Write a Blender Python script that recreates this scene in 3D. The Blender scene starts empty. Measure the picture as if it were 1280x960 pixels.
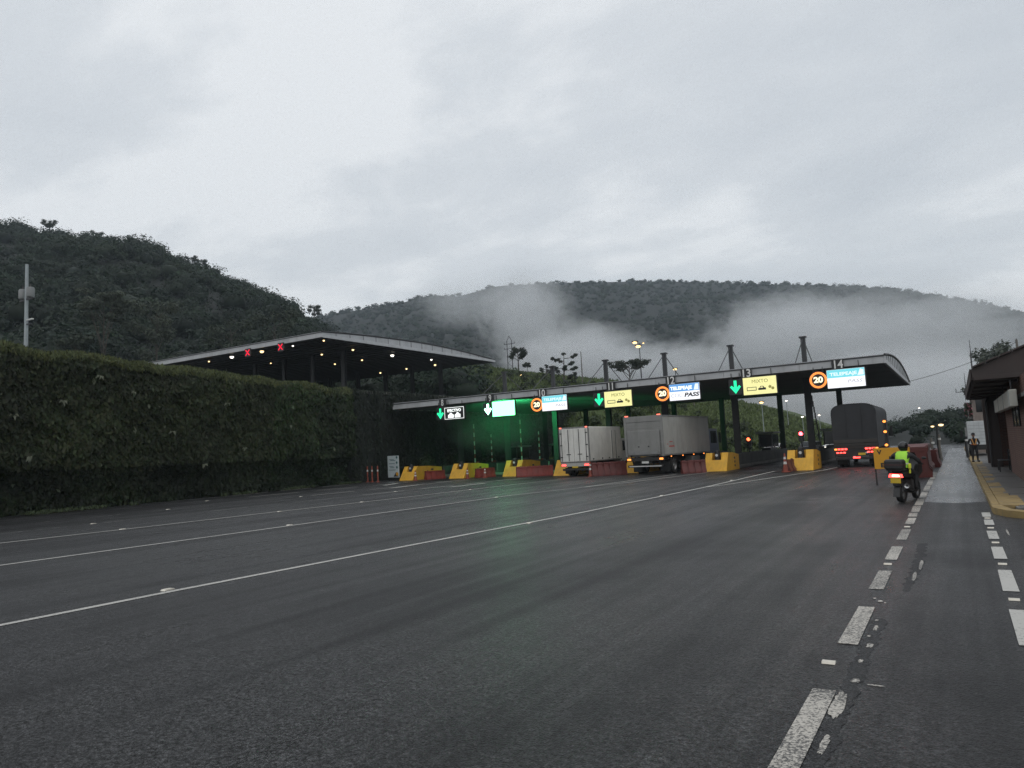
import bpy, bmesh, math, random
import numpy as np
from mathutils import Vector, Matrix
R_ = math.radians
random.seed(7)
rng = np.random.default_rng(11)
scene = bpy.context.scene
C = scene.collection

# ------------------------------------------------------------------ camera
CAM_H = 2.0
YAW, PITCH, ROLL, FPX = R_(31.2875), R_(5.3037), R_(-2.8978), 908.12
_cy, _sy = math.cos(YAW), math.sin(YAW)
FW = Vector((-_sy*math.cos(PITCH), _cy*math.cos(PITCH), math.sin(PITCH)))
_r = Vector((_cy, _sy, 0)); _u = _r.cross(FW)
RT = _r*math.cos(ROLL) + _u*math.sin(ROLL)
UP = _u*math.cos(ROLL) - _r*math.sin(ROLL)
cam_data = bpy.data.cameras.new('camera')
cam = bpy.data.objects.new('camera', cam_data); C.objects.link(cam)
cam_data.sensor_fit = 'HORIZONTAL'; cam_data.sensor_width = 36.0
cam_data.lens = FPX/1280*36.0
cam_data.clip_start = 0.1; cam_data.clip_end = 9000
_m = Matrix((RT, UP, -FW)).transposed().to_4x4(); _m.translation = (0, 0, CAM_H)
cam.matrix_world = _m
scene.camera = cam

def ray(px, py):
    return (RT*((px-640)/FPX) - UP*((py-480)/FPX) + FW)

# ------------------------------------------------------------------ world
SUN_EL, SUN_ROT = R_(58), R_(150)
world = bpy.data.worlds.new('World'); scene.world = world; world.use_nodes = True
wn = world.node_tree; wn.nodes.clear()
def N(nt, t, **kw):
    n = nt.nodes.new(t)
    for k, v in kw.items():
        if k.startswith('i_'):
            n.inputs[k[2:].replace('_', ' ')].default_value = v
        else:
            setattr(n, k, v)
    return n
def L(nt, a, b): nt.links.new(a, b)
def build_world():
    nt = wn
    sky = N(nt, 'ShaderNodeTexSky', sky_type='NISHITA', sun_disc=False)
    sky.sun_elevation = SUN_EL; sky.sun_rotation = SUN_ROT; sky.air_density = 1.5; sky.dust_density = 3.0
    tc = N(nt, 'ShaderNodeTexCoord')
    sep = N(nt, 'ShaderNodeSeparateXYZ'); L(nt, tc.outputs['Generated'], sep.inputs[0])
    zz = N(nt, 'ShaderNodeMath', operation='ADD'); L(nt, sep.outputs['Z'], zz.inputs[0]); zz.inputs[1].default_value = 0.22
    zm = N(nt, 'ShaderNodeMath', operation='MAXIMUM'); L(nt, zz.outputs[0], zm.inputs[0]); zm.inputs[1].default_value = 0.08
    dv = N(nt, 'ShaderNodeVectorMath', operation='SCALE'); L(nt, tc.outputs['Generated'], dv.inputs[0])
    inv = N(nt, 'ShaderNodeMath', operation='DIVIDE'); inv.inputs[0].default_value = 1.0; L(nt, zm.outputs[0], inv.inputs[1])
    L(nt, inv.outputs[0], dv.inputs['Scale'])
    mp = N(nt, 'ShaderNodeMapping'); L(nt, dv.outputs[0], mp.inputs[0])
    mp.inputs['Location'].default_value = (3.1, 0.7, 0.0); mp.inputs['Scale'].default_value = (1.0, 1.35, 0.5)
    n1 = N(nt, 'ShaderNodeTexNoise', i_Scale=1.6, i_Detail=9.0, i_Roughness=0.55, i_Distortion=0.15); L(nt, mp.outputs[0], n1.inputs['Vector'])
    n2 = N(nt, 'ShaderNodeTexNoise', i_Scale=0.42, i_Detail=2.0, i_Roughness=0.5); L(nt, mp.outputs[0], n2.inputs['Vector'])
    ad = N(nt, 'ShaderNodeMath', operation='MULTIPLY_ADD'); L(nt, n2.outputs['Fac'], ad.inputs[0]); ad.inputs[1].default_value = 0.85; L(nt, n1.outputs['Fac'], ad.inputs[2])
    rp = N(nt, 'ShaderNodeValToRGB'); L(nt, ad.outputs[0], rp.inputs[0])
    e = rp.color_ramp.elements
    e[0].position = 0.56; e[0].color = (0.385, 0.412, 0.446, 1)
    e[1].position = 1.34; e[1].color = (0.575, 0.592, 0.61, 1)
    el = rp.color_ramp.elements.new(0.90); el.color = (0.485, 0.508, 0.534, 1)
    sc_ = N(nt, 'ShaderNodeVectorMath', operation='SCALE'); L(nt, rp.outputs[0], sc_.inputs[0]); sc_.inputs['Scale'].default_value = 14.1
    mx = N(nt, 'ShaderNodeMix', data_type='RGBA'); mx.inputs['Factor'].default_value = 0.94
    L(nt, sky.outputs[0], mx.inputs['A']); L(nt, sc_.outputs[0], mx.inputs['B'])
    bg = N(nt, 'ShaderNodeBackground'); bg.inputs['Strength'].default_value = 0.1
    L(nt, mx.outputs['Result'], bg.inputs['Color'])
    out = N(nt, 'ShaderNodeOutputWorld'); L(nt, bg.outputs[0], out.inputs[0])
build_world()

sun_d = bpy.data.lights.new('sun', 'SUN'); sun_d.energy = 0.55; sun_d.angle = R_(75); sun_d.color = (1.0, 0.96, 0.9)
sun = bpy.data.objects.new('sun', sun_d); C.objects.link(sun)
_sd = Vector((math.sin(SUN_ROT)*math.cos(SUN_EL), math.cos(SUN_ROT)*math.cos(SUN_EL), math.sin(SUN_EL)))
sun.rotation_euler = _sd.to_track_quat('Z', 'Y').to_euler()

vs = scene.view_settings
vs.view_transform = 'Standard'; vs.look = 'None'; vs.exposure = 0.1; vs.gamma = 1.0; vs.use_curve_mapping = False
scene.render.engine = 'CYCLES'
cyc = scene.cycles
cyc.use_denoising = True
cyc.denoiser = 'OPENIMAGEDENOISE'; cyc.denoising_input_passes = 'RGB_ALBEDO_NORMAL'; cyc.denoising_prefilter = 'NONE'
cyc.max_bounces = 6; cyc.diffuse_bounces = 2; cyc.glossy_bounces = 3; cyc.transmission_bounces = 3
cyc.volume_bounces = 2; cyc.transparent_max_bounces = 8
cyc.volume_max_steps = 128
cyc.sample_clamp_indirect = 4.0
try: cyc.use_light_tree = True
except Exception: pass

# ------------------------------------------------------------------ materials
MATS = {}
def pm(name, col, rough=0.6, metal=0.0, var=0.12, vscale=3.0, bump=0.0, bscale=40.0, spec=0.5, dirt=0.0, dirtcol=(0.06, 0.055, 0.05)):
    """procedural principled material: base colour broken up by noise, optional grime and fine relief"""
    if name in MATS: return MATS[name]
    m = bpy.data.materials.new(name); m.use_nodes = True
    nt = m.node_tree; b = nt.nodes['Principled BSDF']
    tc = N(nt, 'ShaderNodeTexCoord')
    nz = N(nt, 'ShaderNodeTexNoise', i_Scale=vscale, i_Detail=5.0, i_Roughness=0.6); L(nt, tc.outputs['Object'], nz.inputs['Vector'])
    mr = N(nt, 'ShaderNodeMapRange'); L(nt, nz.outputs['Fac'], mr.inputs['Value'])
    mr.inputs['From Min'].default_value = 0.3; mr.inputs['From Max'].default_value = 0.7
    mr.inputs['To Min'].default_value = 1.0-var; mr.inputs['To Max'].default_value = 1.0+var
    sc = N(nt, 'ShaderNodeVectorMath', operation='SCALE'); sc.inputs[0].default_value = col[:3]; L(nt, mr.outputs[0], sc.inputs['Scale'])
    last = sc.outputs[0]
    if dirt > 0:
        n2 = N(nt, 'ShaderNodeTexNoise', i_Scale=vscale*0.7, i_Detail=8.0, i_Roughness=0.7)
        mp = N(nt, 'ShaderNodeMapping'); mp.inputs['Scale'].default_value = (2.2, 2.2, 0.5); L(nt, tc.outputs['Object'], mp.inputs[0]); L(nt, mp.outputs[0], n2.inputs['Vector'])
        m2 = N(nt, 'ShaderNodeMapRange'); L(nt, n2.outputs['Fac'], m2.inputs['Value'])
        m2.inputs['From Min'].default_value = 0.48; m2.inputs['From Max'].default_value = 0.75; m2.inputs['To Max'].default_value = dirt
        mx = N(nt, 'ShaderNodeMix', data_type='RGBA'); L(nt, m2.outputs[0], mx.inputs['Factor']); L(nt, last, mx.inputs['A']); mx.inputs['B'].default_value = (*dirtcol, 1)
        last = mx.outputs['Result']
    L(nt, last, b.inputs['Base Color'])
    rr = N(nt, 'ShaderNodeMapRange'); L(nt, nz.outputs['Fac'], rr.inputs['Value'])
    rr.inputs['To Min'].default_value = max(0.02, rough-0.12); rr.inputs['To Max'].default_value = min(1, rough+0.12)
    L(nt, rr.outputs[0], b.inputs['Roughness'])
    b.inputs['Metallic'].default_value = metal; b.inputs['Specular IOR Level'].default_value = spec
    if bump > 0:
        nb = N(nt, 'ShaderNodeTexNoise', i_Scale=bscale, i_Detail=4.0); L(nt, tc.outputs['Object'], nb.inputs['Vector'])
        bp = N(nt, 'ShaderNodeBump', i_Strength=bump, i_Distance=0.02); L(nt, nb.outputs['Fac'], bp.inputs['Height']); L(nt, bp.outputs[0], b.inputs['Normal'])
    MATS[name] = m; return m
def em(name, col, strength, var=0.0):
    if name in MATS: return MATS[name]
    m = bpy.data.materials.new(name); m.use_nodes = True
    nt = m.node_tree; nt.nodes.clear()
    e = N(nt, 'ShaderNodeEmission'); e.inputs['Color'].default_value = (*col, 1); e.inputs['Strength'].default_value = strength
    if var > 0:
        tc = N(nt, 'ShaderNodeTexCoord'); nz = N(nt, 'ShaderNodeTexNoise', i_Scale=4.0, i_Detail=2.0); L(nt, tc.outputs['Object'], nz.inputs['Vector'])
        mr = N(nt, 'ShaderNodeMapRange'); L(nt, nz.outputs['Fac'], mr.inputs['Value'])
        mr.inputs['To Min'].default_value = strength*(1-var); mr.inputs['To Max'].default_value = strength*(1+var); L(nt, mr.outputs[0], e.inputs['Strength'])
    o = N(nt, 'ShaderNodeOutputMaterial'); L(nt, e.outputs[0], o.inputs['Surface'])
    MATS[name] = m; return m
def leaf_mat(name, rough=0.65, transl=0.25):
    m = bpy.data.materials.new(name); m.use_nodes = True
    nt = m.node_tree; b = nt.nodes['Principled BSDF']
    at = N(nt, 'ShaderNodeAttribute', attribute_name='leafcol')
    L(nt, at.outputs['Color'], b.inputs['Base Color']); b.inputs['Roughness'].default_value = rough; b.inputs['Specular IOR Level'].default_value = 0.3
    tr = N(nt, 'ShaderNodeBsdfTranslucent'); L(nt, at.outputs['Color'], tr.inputs['Color'])
    mx = N(nt, 'ShaderNodeMixShader'); mx.inputs[0].default_value = transl
    L(nt, b.outputs[0], mx.inputs[1]); L(nt, tr.outputs[0], mx.inputs[2])
    L(nt, mx.outputs[0], nt.nodes['Material Output'].inputs['Surface'])
    return m

def asphalt_mat(name, dark, light, rough, speck, wet, bump=0.85, spec=0.3):
    m = bpy.data.materials.new(name); m.use_nodes = True
    nt = m.node_tree; b = nt.nodes['Principled BSDF']
    tc = N(nt, 'ShaderNodeTexCoord'); P = tc.outputs['Object']
    mp = N(nt, 'ShaderNodeMapping'); mp.inputs['Scale'].default_value = (0.55, 0.045, 1); L(nt, P, mp.inputs[0])
    streak = N(nt, 'ShaderNodeTexNoise', i_Scale=1.0, i_Detail=4.0, i_Roughness=0.6); L(nt, mp.outputs[0], streak.inputs['Vector'])
    big = N(nt, 'ShaderNodeTexNoise', i_Scale=0.16, i_Detail=6.0, i_Roughness=0.62); L(nt, P, big.inputs['Vector'])
    fine = N(nt, 'ShaderNodeTexNoise', i_Scale=22.0, i_Detail=6.0, i_Roughness=0.8); L(nt, P, fine.inputs['Vector'])
    vor = N(nt, 'ShaderNodeTexVoronoi', i_Scale=60.0); L(nt, P, vor.inputs['Vector'])
    mid = N(nt, 'ShaderNodeTexNoise', i_Scale=5.0, i_Detail=6.0, i_Roughness=0.7); L(nt, P, mid.inputs['Vector'])
    # transverse joints in the paving and tyre-worn bands come from the stretched noise
    mp2 = N(nt, 'ShaderNodeMapping'); mp2.inputs['Scale'].default_value = (2.6, 0.018, 1); L(nt, P, mp2.inputs[0])
    track = N(nt, 'ShaderNodeTexNoise', i_Scale=1.0, i_Detail=2.0, i_Roughness=0.5); L(nt, mp2.outputs[0], track.inputs['Vector'])
    a0 = N(nt, 'ShaderNodeMath', operation='MULTIPLY_ADD'); L(nt, track.outputs['Fac'], a0.inputs[0]); a0.inputs[1].default_value = 0.55; L(nt, streak.outputs['Fac'], a0.inputs[2])
    a9 = N(nt, 'ShaderNodeMath', operation='SUBTRACT'); L(nt, a0.outputs[0], a9.inputs[0]); a9.inputs[1].default_value = 0.275
    a1 = N(nt, 'ShaderNodeMath', operation='ADD'); L(nt, a9.outputs[0], a1.inputs[0]); L(nt, big.outputs['Fac'], a1.inputs[1])
    mr = N(nt, 'ShaderNodeMapRange'); L(nt, a1.outputs[0], mr.inputs['Value']); mr.inputs['From Min'].default_value = 0.86; mr.inputs['From Max'].default_value = 1.14
    mx = N(nt, 'ShaderNodeMix', data_type='RGBA'); L(nt, mr.outputs[0], mx.inputs['Factor']); mx.inputs['A'].default_value = (*dark, 1); mx.inputs['B'].default_value = (*light, 1)
    fr = N(nt, 'ShaderNodeMapRange'); L(nt, fine.outputs['Fac'], fr.inputs['Value']); fr.inputs['From Min'].default_value = 0.40; fr.inputs['From Max'].default_value = 0.62
    fr.inputs['To Min'].default_value = 1-speck; fr.inputs['To Max'].default_value = 1+speck
    s1 = N(nt, 'ShaderNodeVectorMath', operation='SCALE'); L(nt, mx.outputs['Result'], s1.inputs[0]); L(nt, fr.outputs[0], s1.inputs['Scale'])
    md = N(nt, 'ShaderNodeMapRange'); L(nt, mid.outputs['Fac'], md.inputs['Value']); vp_ = N(nt, 'ShaderNodeMapRange'); L(nt, vor.outputs['Distance'], vp_.inputs['Value']); vp_.inputs['From Min'].default_value = 0.1; vp_.inputs['From Max'].default_value = 0.7; vp_.inputs['To Min'].default_value = 1.45; vp_.inputs['To Max'].default_value = 0.45
    mv = N(nt, 'ShaderNodeMath', operation='MULTIPLY'); L(nt, md.outputs[0], mv.inputs[0]); L(nt, vp_.outputs[0], mv.inputs[1])
    md.inputs['From Min'].default_value = 0.35; md.inputs['From Max'].default_value = 0.65; md.inputs['To Min'].default_value = 0.72; md.inputs['To Max'].default_value = 1.28
    s2 = N(nt, 'ShaderNodeVectorMath', operation='SCALE'); L(nt, s1.outputs[0], s2.inputs[0]); L(nt, mv.outputs[0], s2.inputs['Scale'])
    # pale aggregate chips
    ch = N(nt, 'ShaderNodeMapRange'); L(nt, vor.outputs['Color'], ch.inputs['Value']); ch.inputs['From Min'].default_value = 0.88; ch.inputs['From Max'].default_value = 0.97; ch.inputs['To Max'].default_value = 0.38
    m2 = N(nt, 'ShaderNodeMix', data_type='RGBA'); L(nt, ch.outputs[0], m2.inputs['Factor']); L(nt, s2.outputs[0], m2.inputs['A']); m2.inputs['B'].default_value = (0.2, 0.195, 0.185, 1)
    L(nt, m2.outputs['Result'], b.inputs['Base Color'])
    rr = N(nt, 'ShaderNodeMapRange'); L(nt, a1.outputs[0], rr.inputs['Value']); rr.inputs['From Min'].default_value = 0.75; rr.inputs['From Max'].default_value = 1.3
    rr.inputs['To Min'].default_value = rough+wet*0.5; rr.inputs['To Max'].default_value = rough-wet; L(nt, rr.outputs[0], b.inputs['Roughness'])
    b.inputs['Specular IOR Level'].default_value = spec
    hm = N(nt, 'ShaderNodeMath', operation='ADD'); L(nt, fine.outputs['Fac'], hm.inputs[0]); L(nt, vor.outputs['Distance'], hm.inputs[1])
    bp = N(nt, 'ShaderNodeBump', i_Strength=bump, i_Distance=0.02); L(nt, hm.outputs[0], bp.inputs['Height']); L(nt, bp.outputs[0], b.inputs['Normal'])
    return m
def paint_mat(name, col, under, wear, scale=28.0):
    m = bpy.data.materials.new(name); m.use_nodes = True
    nt = m.node_tree; b = nt.nodes['Principled BSDF']
    tc = N(nt, 'ShaderNodeTexCoord')
    nz = N(nt, 'ShaderNodeTexNoise', i_Scale=scale, i_Detail=5.0, i_Roughness=0.75); L(nt, tc.outputs['Object'], nz.inputs['Vector'])
    nb = N(nt, 'ShaderNodeTexNoise', i_Scale=0.7, i_Detail=3.0); L(nt, tc.outputs['Object'], nb.inputs['Vector'])
    ad = N(nt, 'ShaderNodeMath', operation='MULTIPLY_ADD'); L(nt, nb.outputs['Fac'], ad.inputs[0]); ad.inputs[1].default_value = 0.35; L(nt, nz.outputs['Fac'], ad.inputs[2])
    mr = N(nt, 'ShaderNodeMapRange'); L(nt, ad.outputs[0], mr.inputs['Value']); mr.inputs['From Min'].default_value = wear-0.05; mr.inputs['From Max'].default_value = wear+0.05
    mx = N(nt, 'ShaderNodeMix', data_type='RGBA'); L(nt, mr.outputs[0], mx.inputs['Factor']); mx.inputs['A'].default_value = (*under, 1); mx.inputs['B'].default_value = (*col, 1)
    L(nt, mx.outputs['Result'], b.inputs['Base Color']); b.inputs['Roughness'].default_value = 0.55
    bp = N(nt, 'ShaderNodeBump', i_Strength=0.3, i_Distance=0.01); L(nt, nz.outputs['Fac'], bp.inputs['Height']); L(nt, bp.outputs[0], b.inputs['Normal'])
    return m
def brick_mat():
    m = bpy.data.materials.new('brick_masonry'); m.use_nodes = True
    nt = m.node_tree; b = nt.nodes['Principled BSDF']
    tc = N(nt, 'ShaderNodeTexCoord'); sp = N(nt, 'ShaderNodeSeparateXYZ'); L(nt, tc.outputs['Object'], sp.inputs[0]); xy = N(nt, 'ShaderNodeMath', operation='ADD'); L(nt, sp.outputs['X'], xy.inputs[0]); L(nt, sp.outputs['Y'], xy.inputs[1])
    mp = N(nt, 'ShaderNodeCombineXYZ'); L(nt, xy.outputs[0], mp.inputs['X']); L(nt, sp.outputs['Z'], mp.inputs['Y'])
    bt = N(nt, 'ShaderNodeTexBrick', i_Scale=1.0, i_Brick_Width=0.24, i_Row_Height=0.075, i_Mortar_Size=0.008)
    bt.inputs['Color1'].default_value = (0.15, 0.066, 0.048, 1); bt.inputs['Color2'].default_value = (0.105, 0.046, 0.036, 1); bt.inputs['Mortar'].default_value = (0.16, 0.13, 0.11, 1)
    L(nt, mp.outputs[0], bt.inputs['Vector'])
    nz = N(nt, 'ShaderNodeTexNoise', i_Scale=1.3, i_Detail=6.0); L(nt, tc.outputs['Object'], nz.inputs['Vector'])
    mr = N(nt, 'ShaderNodeMapRange'); L(nt, nz.outputs['Fac'], mr.inputs['Value']); mr.inputs['To Min'].default_value = 0.6; mr.inputs['To Max'].default_value = 1.3
    s = N(nt, 'ShaderNodeVectorMath', operation='SCALE'); L(nt, bt.outputs['Color'], s.inputs[0]); L(nt, mr.outputs[0], s.inputs['Scale'])
    L(nt, s.outputs[0], b.inputs['Base Color']); b.inputs['Roughness'].default_value = 0.85
    bp = N(nt, 'ShaderNodeBump', i_Strength=0.5, i_Distance=0.01); L(nt, bt.outputs['Fac'], bp.inputs['Height']); bp.invert = True; L(nt, bp.outputs[0], b.inputs['Normal'])
    return m

M_ASPH = asphalt_mat('asphalt', (0.018, 0.0182, 0.0195), (0.068, 0.0685, 0.071), 0.41, 0.95, 0.17)
M_WETC = asphalt_mat('wet_concrete_lane', (0.085, 0.087, 0.09), (0.15, 0.152, 0.155), 0.30, 0.25, 0.18, 0.1, 0.6)
M_PATCH = asphalt_mat('asphalt_patch', (0.028, 0.028, 0.03), (0.042, 0.042, 0.044), 0.6, 0.5, 0.1)
M_LINE = paint_mat('road_paint', (0.44, 0.43, 0.40), (0.045, 0.045, 0.045), 0.57)
M_WORN = paint_mat('worn_road_paint', (0.48, 0.45, 0.40), (0.06, 0.058, 0.055), 0.66, 45.0)
M_FAINT = paint_mat('faint_road_paint', (0.22, 0.22, 0.215), (0.045, 0.045, 0.045), 0.66, 6.0)
M_STUD = pm('stud_plastic', (0.62, 0.58, 0.5), 0.4, var=0.2)
M_CONC = pm('concrete', (0.17, 0.165, 0.155), 0.85, var=0.25, vscale=1.2, bump=0.25, bscale=18, dirt=0.6)
M_DCONC = pm('dark_concrete', (0.085, 0.085, 0.082), 0.85, var=0.3, vscale=0.8, bump=0.3, bscale=10, dirt=0.7, dirtcol=(0.02, 0.025, 0.02))
M_STEEL = pm('dark_steel', (0.035, 0.036, 0.038), 0.5, 0.3, var=0.2)
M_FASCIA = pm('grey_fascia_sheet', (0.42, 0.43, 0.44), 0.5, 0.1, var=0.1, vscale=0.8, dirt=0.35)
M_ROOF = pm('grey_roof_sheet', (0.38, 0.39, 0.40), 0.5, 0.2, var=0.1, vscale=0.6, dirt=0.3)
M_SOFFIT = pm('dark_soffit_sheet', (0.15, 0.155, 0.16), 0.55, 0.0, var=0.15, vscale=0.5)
M_BLACK = pm('black_plastic', (0.018, 0.018, 0.019), 0.5, var=0.25)
M_RUBBER = pm('tyre_rubber', (0.022, 0.022, 0.022), 0.8, var=0.25, vscale=8)
M_RIM = pm('wheel_rim_metal', (0.28, 0.28, 0.28), 0.4, 0.7, var=0.2, dirt=0.5)
M_YEL = pm('yellow_painted_concrete', (0.66, 0.36, 0.03), 0.65, var=0.15, vscale=2.0, bump=0.1, dirt=0.35, dirtcol=(0.12, 0.08, 0.03))
M_KYEL = pm('worn_yellow_kerb_paint', (0.27, 0.19, 0.075), 0.75, var=0.25, vscale=3.0, bump=0.2, dirt=0.6, dirtcol=(0.11, 0.10, 0.085))
M_RED = pm('red_barrier_plastic', (0.20, 0.028, 0.02), 0.5, var=0.2, vscale=2.5, dirt=0.5, dirtcol=(0.08, 0.03, 0.025))
M_DRED = pm('faded_dark_red_plastic', (0.115, 0.024, 0.02), 0.5, var=0.2, vscale=2.5, dirt=0.5, dirtcol=(0.06, 0.03, 0.025))
M_ORANGE = pm('orange_cone_plastic', (0.26, 0.055, 0.03), 0.55, var=0.2, dirt=0.5)
M_REFL = pm('white_reflective_band', (0.6, 0.6, 0.58), 0.35, var=0.1)
M_WHITE = pm('white_truck_paint', (0.68, 0.67, 0.63), 0.45, var=0.08, vscale=1.5, dirt=0.45, dirtcol=(0.22, 0.2, 0.18))
M_GREYT = pm('grey_truck_paint', (0.40, 0.40, 0.375), 0.45, var=0.08, vscale=1.2, dirt=0.5, dirtcol=(0.13, 0.12, 0.11))
M_GREYD = pm('dull_grey_door', (0.22, 0.22, 0.21), 0.5, var=0.1, vscale=1.2, dirt=0.5, dirtcol=(0.09, 0.085, 0.08))
M_ALU = pm('dull_aluminium', (0.26, 0.26, 0.255), 0.45, 0.4, var=0.12, dirt=0.45)
M_CANVAS = pm('black_canvas', (0.022, 0.023, 0.026), 0.7, var=0.25, vscale=1.5, bump=0.35, bscale=5)
M_CHASSIS = pm('grimy_chassis', (0.025, 0.024, 0.023), 0.7, var=0.3, vscale=3)
M_GLASS = pm('dark_window_glass', (0.015, 0.018, 0.02), 0.08, var=0.1)
M_BRICK = brick_mat()
M_BROWN = pm('brown_roof_boards', (0.040, 0.030, 0.028), 0.75, var=0.2, vscale=1.5, bump=0.15, dirt=0.3)
M_SLAB = pm('sidewalk_slab', (0.115, 0.11, 0.105), 0.6, var=0.25, vscale=2.2, bump=0.2, bscale=25, dirt=0.45)
M_SIGNW = pm('off_white_sign_face', (0.42, 0.42, 0.38), 0.5, var=0.08, dirt=0.3)
M_WOOD = pm('weathered_pole', (0.13, 0.12, 0.105), 0.85, var=0.25, vscale=4)
M_GALV = pm('galvanised_pole', (0.30, 0.33, 0.34), 0.5, 0.4, var=0.12)
M_BARK = pm('bark', (0.06, 0.05, 0.04), 0.9, var=0.3, vscale=6, bump=0.4, bscale=12)
M_SOIL = pm('forest_floor', (0.0045, 0.007, 0.005), 0.95, var=0.4, vscale=0.05)
M_GRASSB = pm('grass_slope', (0.055, 0.08, 0.026), 0.95, var=0.4, vscale=0.25, bump=0.6, bscale=2.0)
M_GROUND = pm('ground_earth', (0.05, 0.058, 0.034), 0.95, var=0.3, vscale=0.02)
M_LEAF = leaf_mat('leaves')
M_HEDGE = leaf_mat('hedge_leaves', 0.6, 0.2)
E_TAIL = em('lit_tail_lamp', (1.0, 0.06, 0.05), 5.0)
E_AMBER = em('lit_amber_lamp', (1.0, 0.30, 0.06), 2.4)
E_WARM = em('lit_warm_lamp', (1.0, 0.72, 0.34), 2.6)
E_SODIUM = em('lit_sodium_lamp', (1.0, 0.68, 0.28), 2.6)
E_COOL = em('lit_white_lamp', (1.0, 0.93, 0.80), 3.0)
E_GREENA = em('lit_green_arrow', (0.03, 0.95, 0.40), 1.3)
E_GREENHOT = em('lit_bright_green_arrow', (0.30, 1.0, 0.55), 8.0)
E_GREENSCR = em('overdriven_green_screen', (0.16, 1.0, 0.34), 5.0)
E_REDX = em('lit_red_cross', (1.0, 0.015, 0.05), 1.4)
E_RING = em('lit_orange_ring', (1.0, 0.27, 0.06), 1.6)
E_NUM = em('lit_pale_yellow_digits', (1.0, 0.93, 0.62), 1.5)
E_WSCR = em('lit_white_screen', (0.93, 0.95, 1.0), 1.15)
E_YSCR = em('lit_yellow_screen', (0.96, 0.92, 0.42), 0.98, 0.05)
E_CYAN = em('lit_cyan_band', (0.22, 0.78, 0.88), 0.95)
E_BLUE = em('lit_blue_band', (0.16, 0.42, 0.86), 0.9)
E_PALE = em('lit_pale_text', (0.80, 0.93, 1.0), 1.1)
M_PRINT = pm('dark_print', (0.02, 0.02, 0.022), 0.6)
E_FAINTP = em('faint_screen_text', (0.62, 0.62, 0.68), 0.85)
E_YPRINT = em('olive_screen_text', (0.36, 0.33, 0.10), 0.75)
E_SWHITE = em('lit_white_lettering', (0.95, 1.0, 0.97), 1.3)
M_NUMW = pm('grey_white_numeral', (0.72, 0.72, 0.70), 0.6)
M_PLATE = pm('yellow_plate', (0.58, 0.40, 0.03), 0.45)
E_TRAFRED = em('lit_red_signal', (1.0, 0.05, 0.06), 14.0)
M_HIVIS = pm('hi_vis_fabric', (0.36, 0.72, 0.06), 0.7, var=0.12, vscale=6)
M_HIVISY = pm('hi_vis_yellow_fabric', (0.70, 0.72, 0.05), 0.7)
M_JACKET = pm('dark_jacket_fabric', (0.02, 0.02, 0.022), 0.8, var=0.3, vscale=6, bump=0.2)
M_SKIN = pm('skin', (0.24, 0.13, 0.09), 0.6)
M_HELM = pm('glossy_black_helmet', (0.012, 0.012, 0.013), 0.15)
M_BOARDY = pm('yellow_sign_sheet', (0.68, 0.33, 0.015), 0.5, var=0.06)
M_BOARDW = pm('pale_blue_white_board', (0.52, 0.58, 0.60), 0.5, var=0.06)
M_TEAL = pm('dark_teal_print', (0.03, 0.12, 0.12), 0.6)
M_CHROME = pm('brushed_chrome', (0.5, 0.5, 0.5), 0.25, 0.9)

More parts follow.
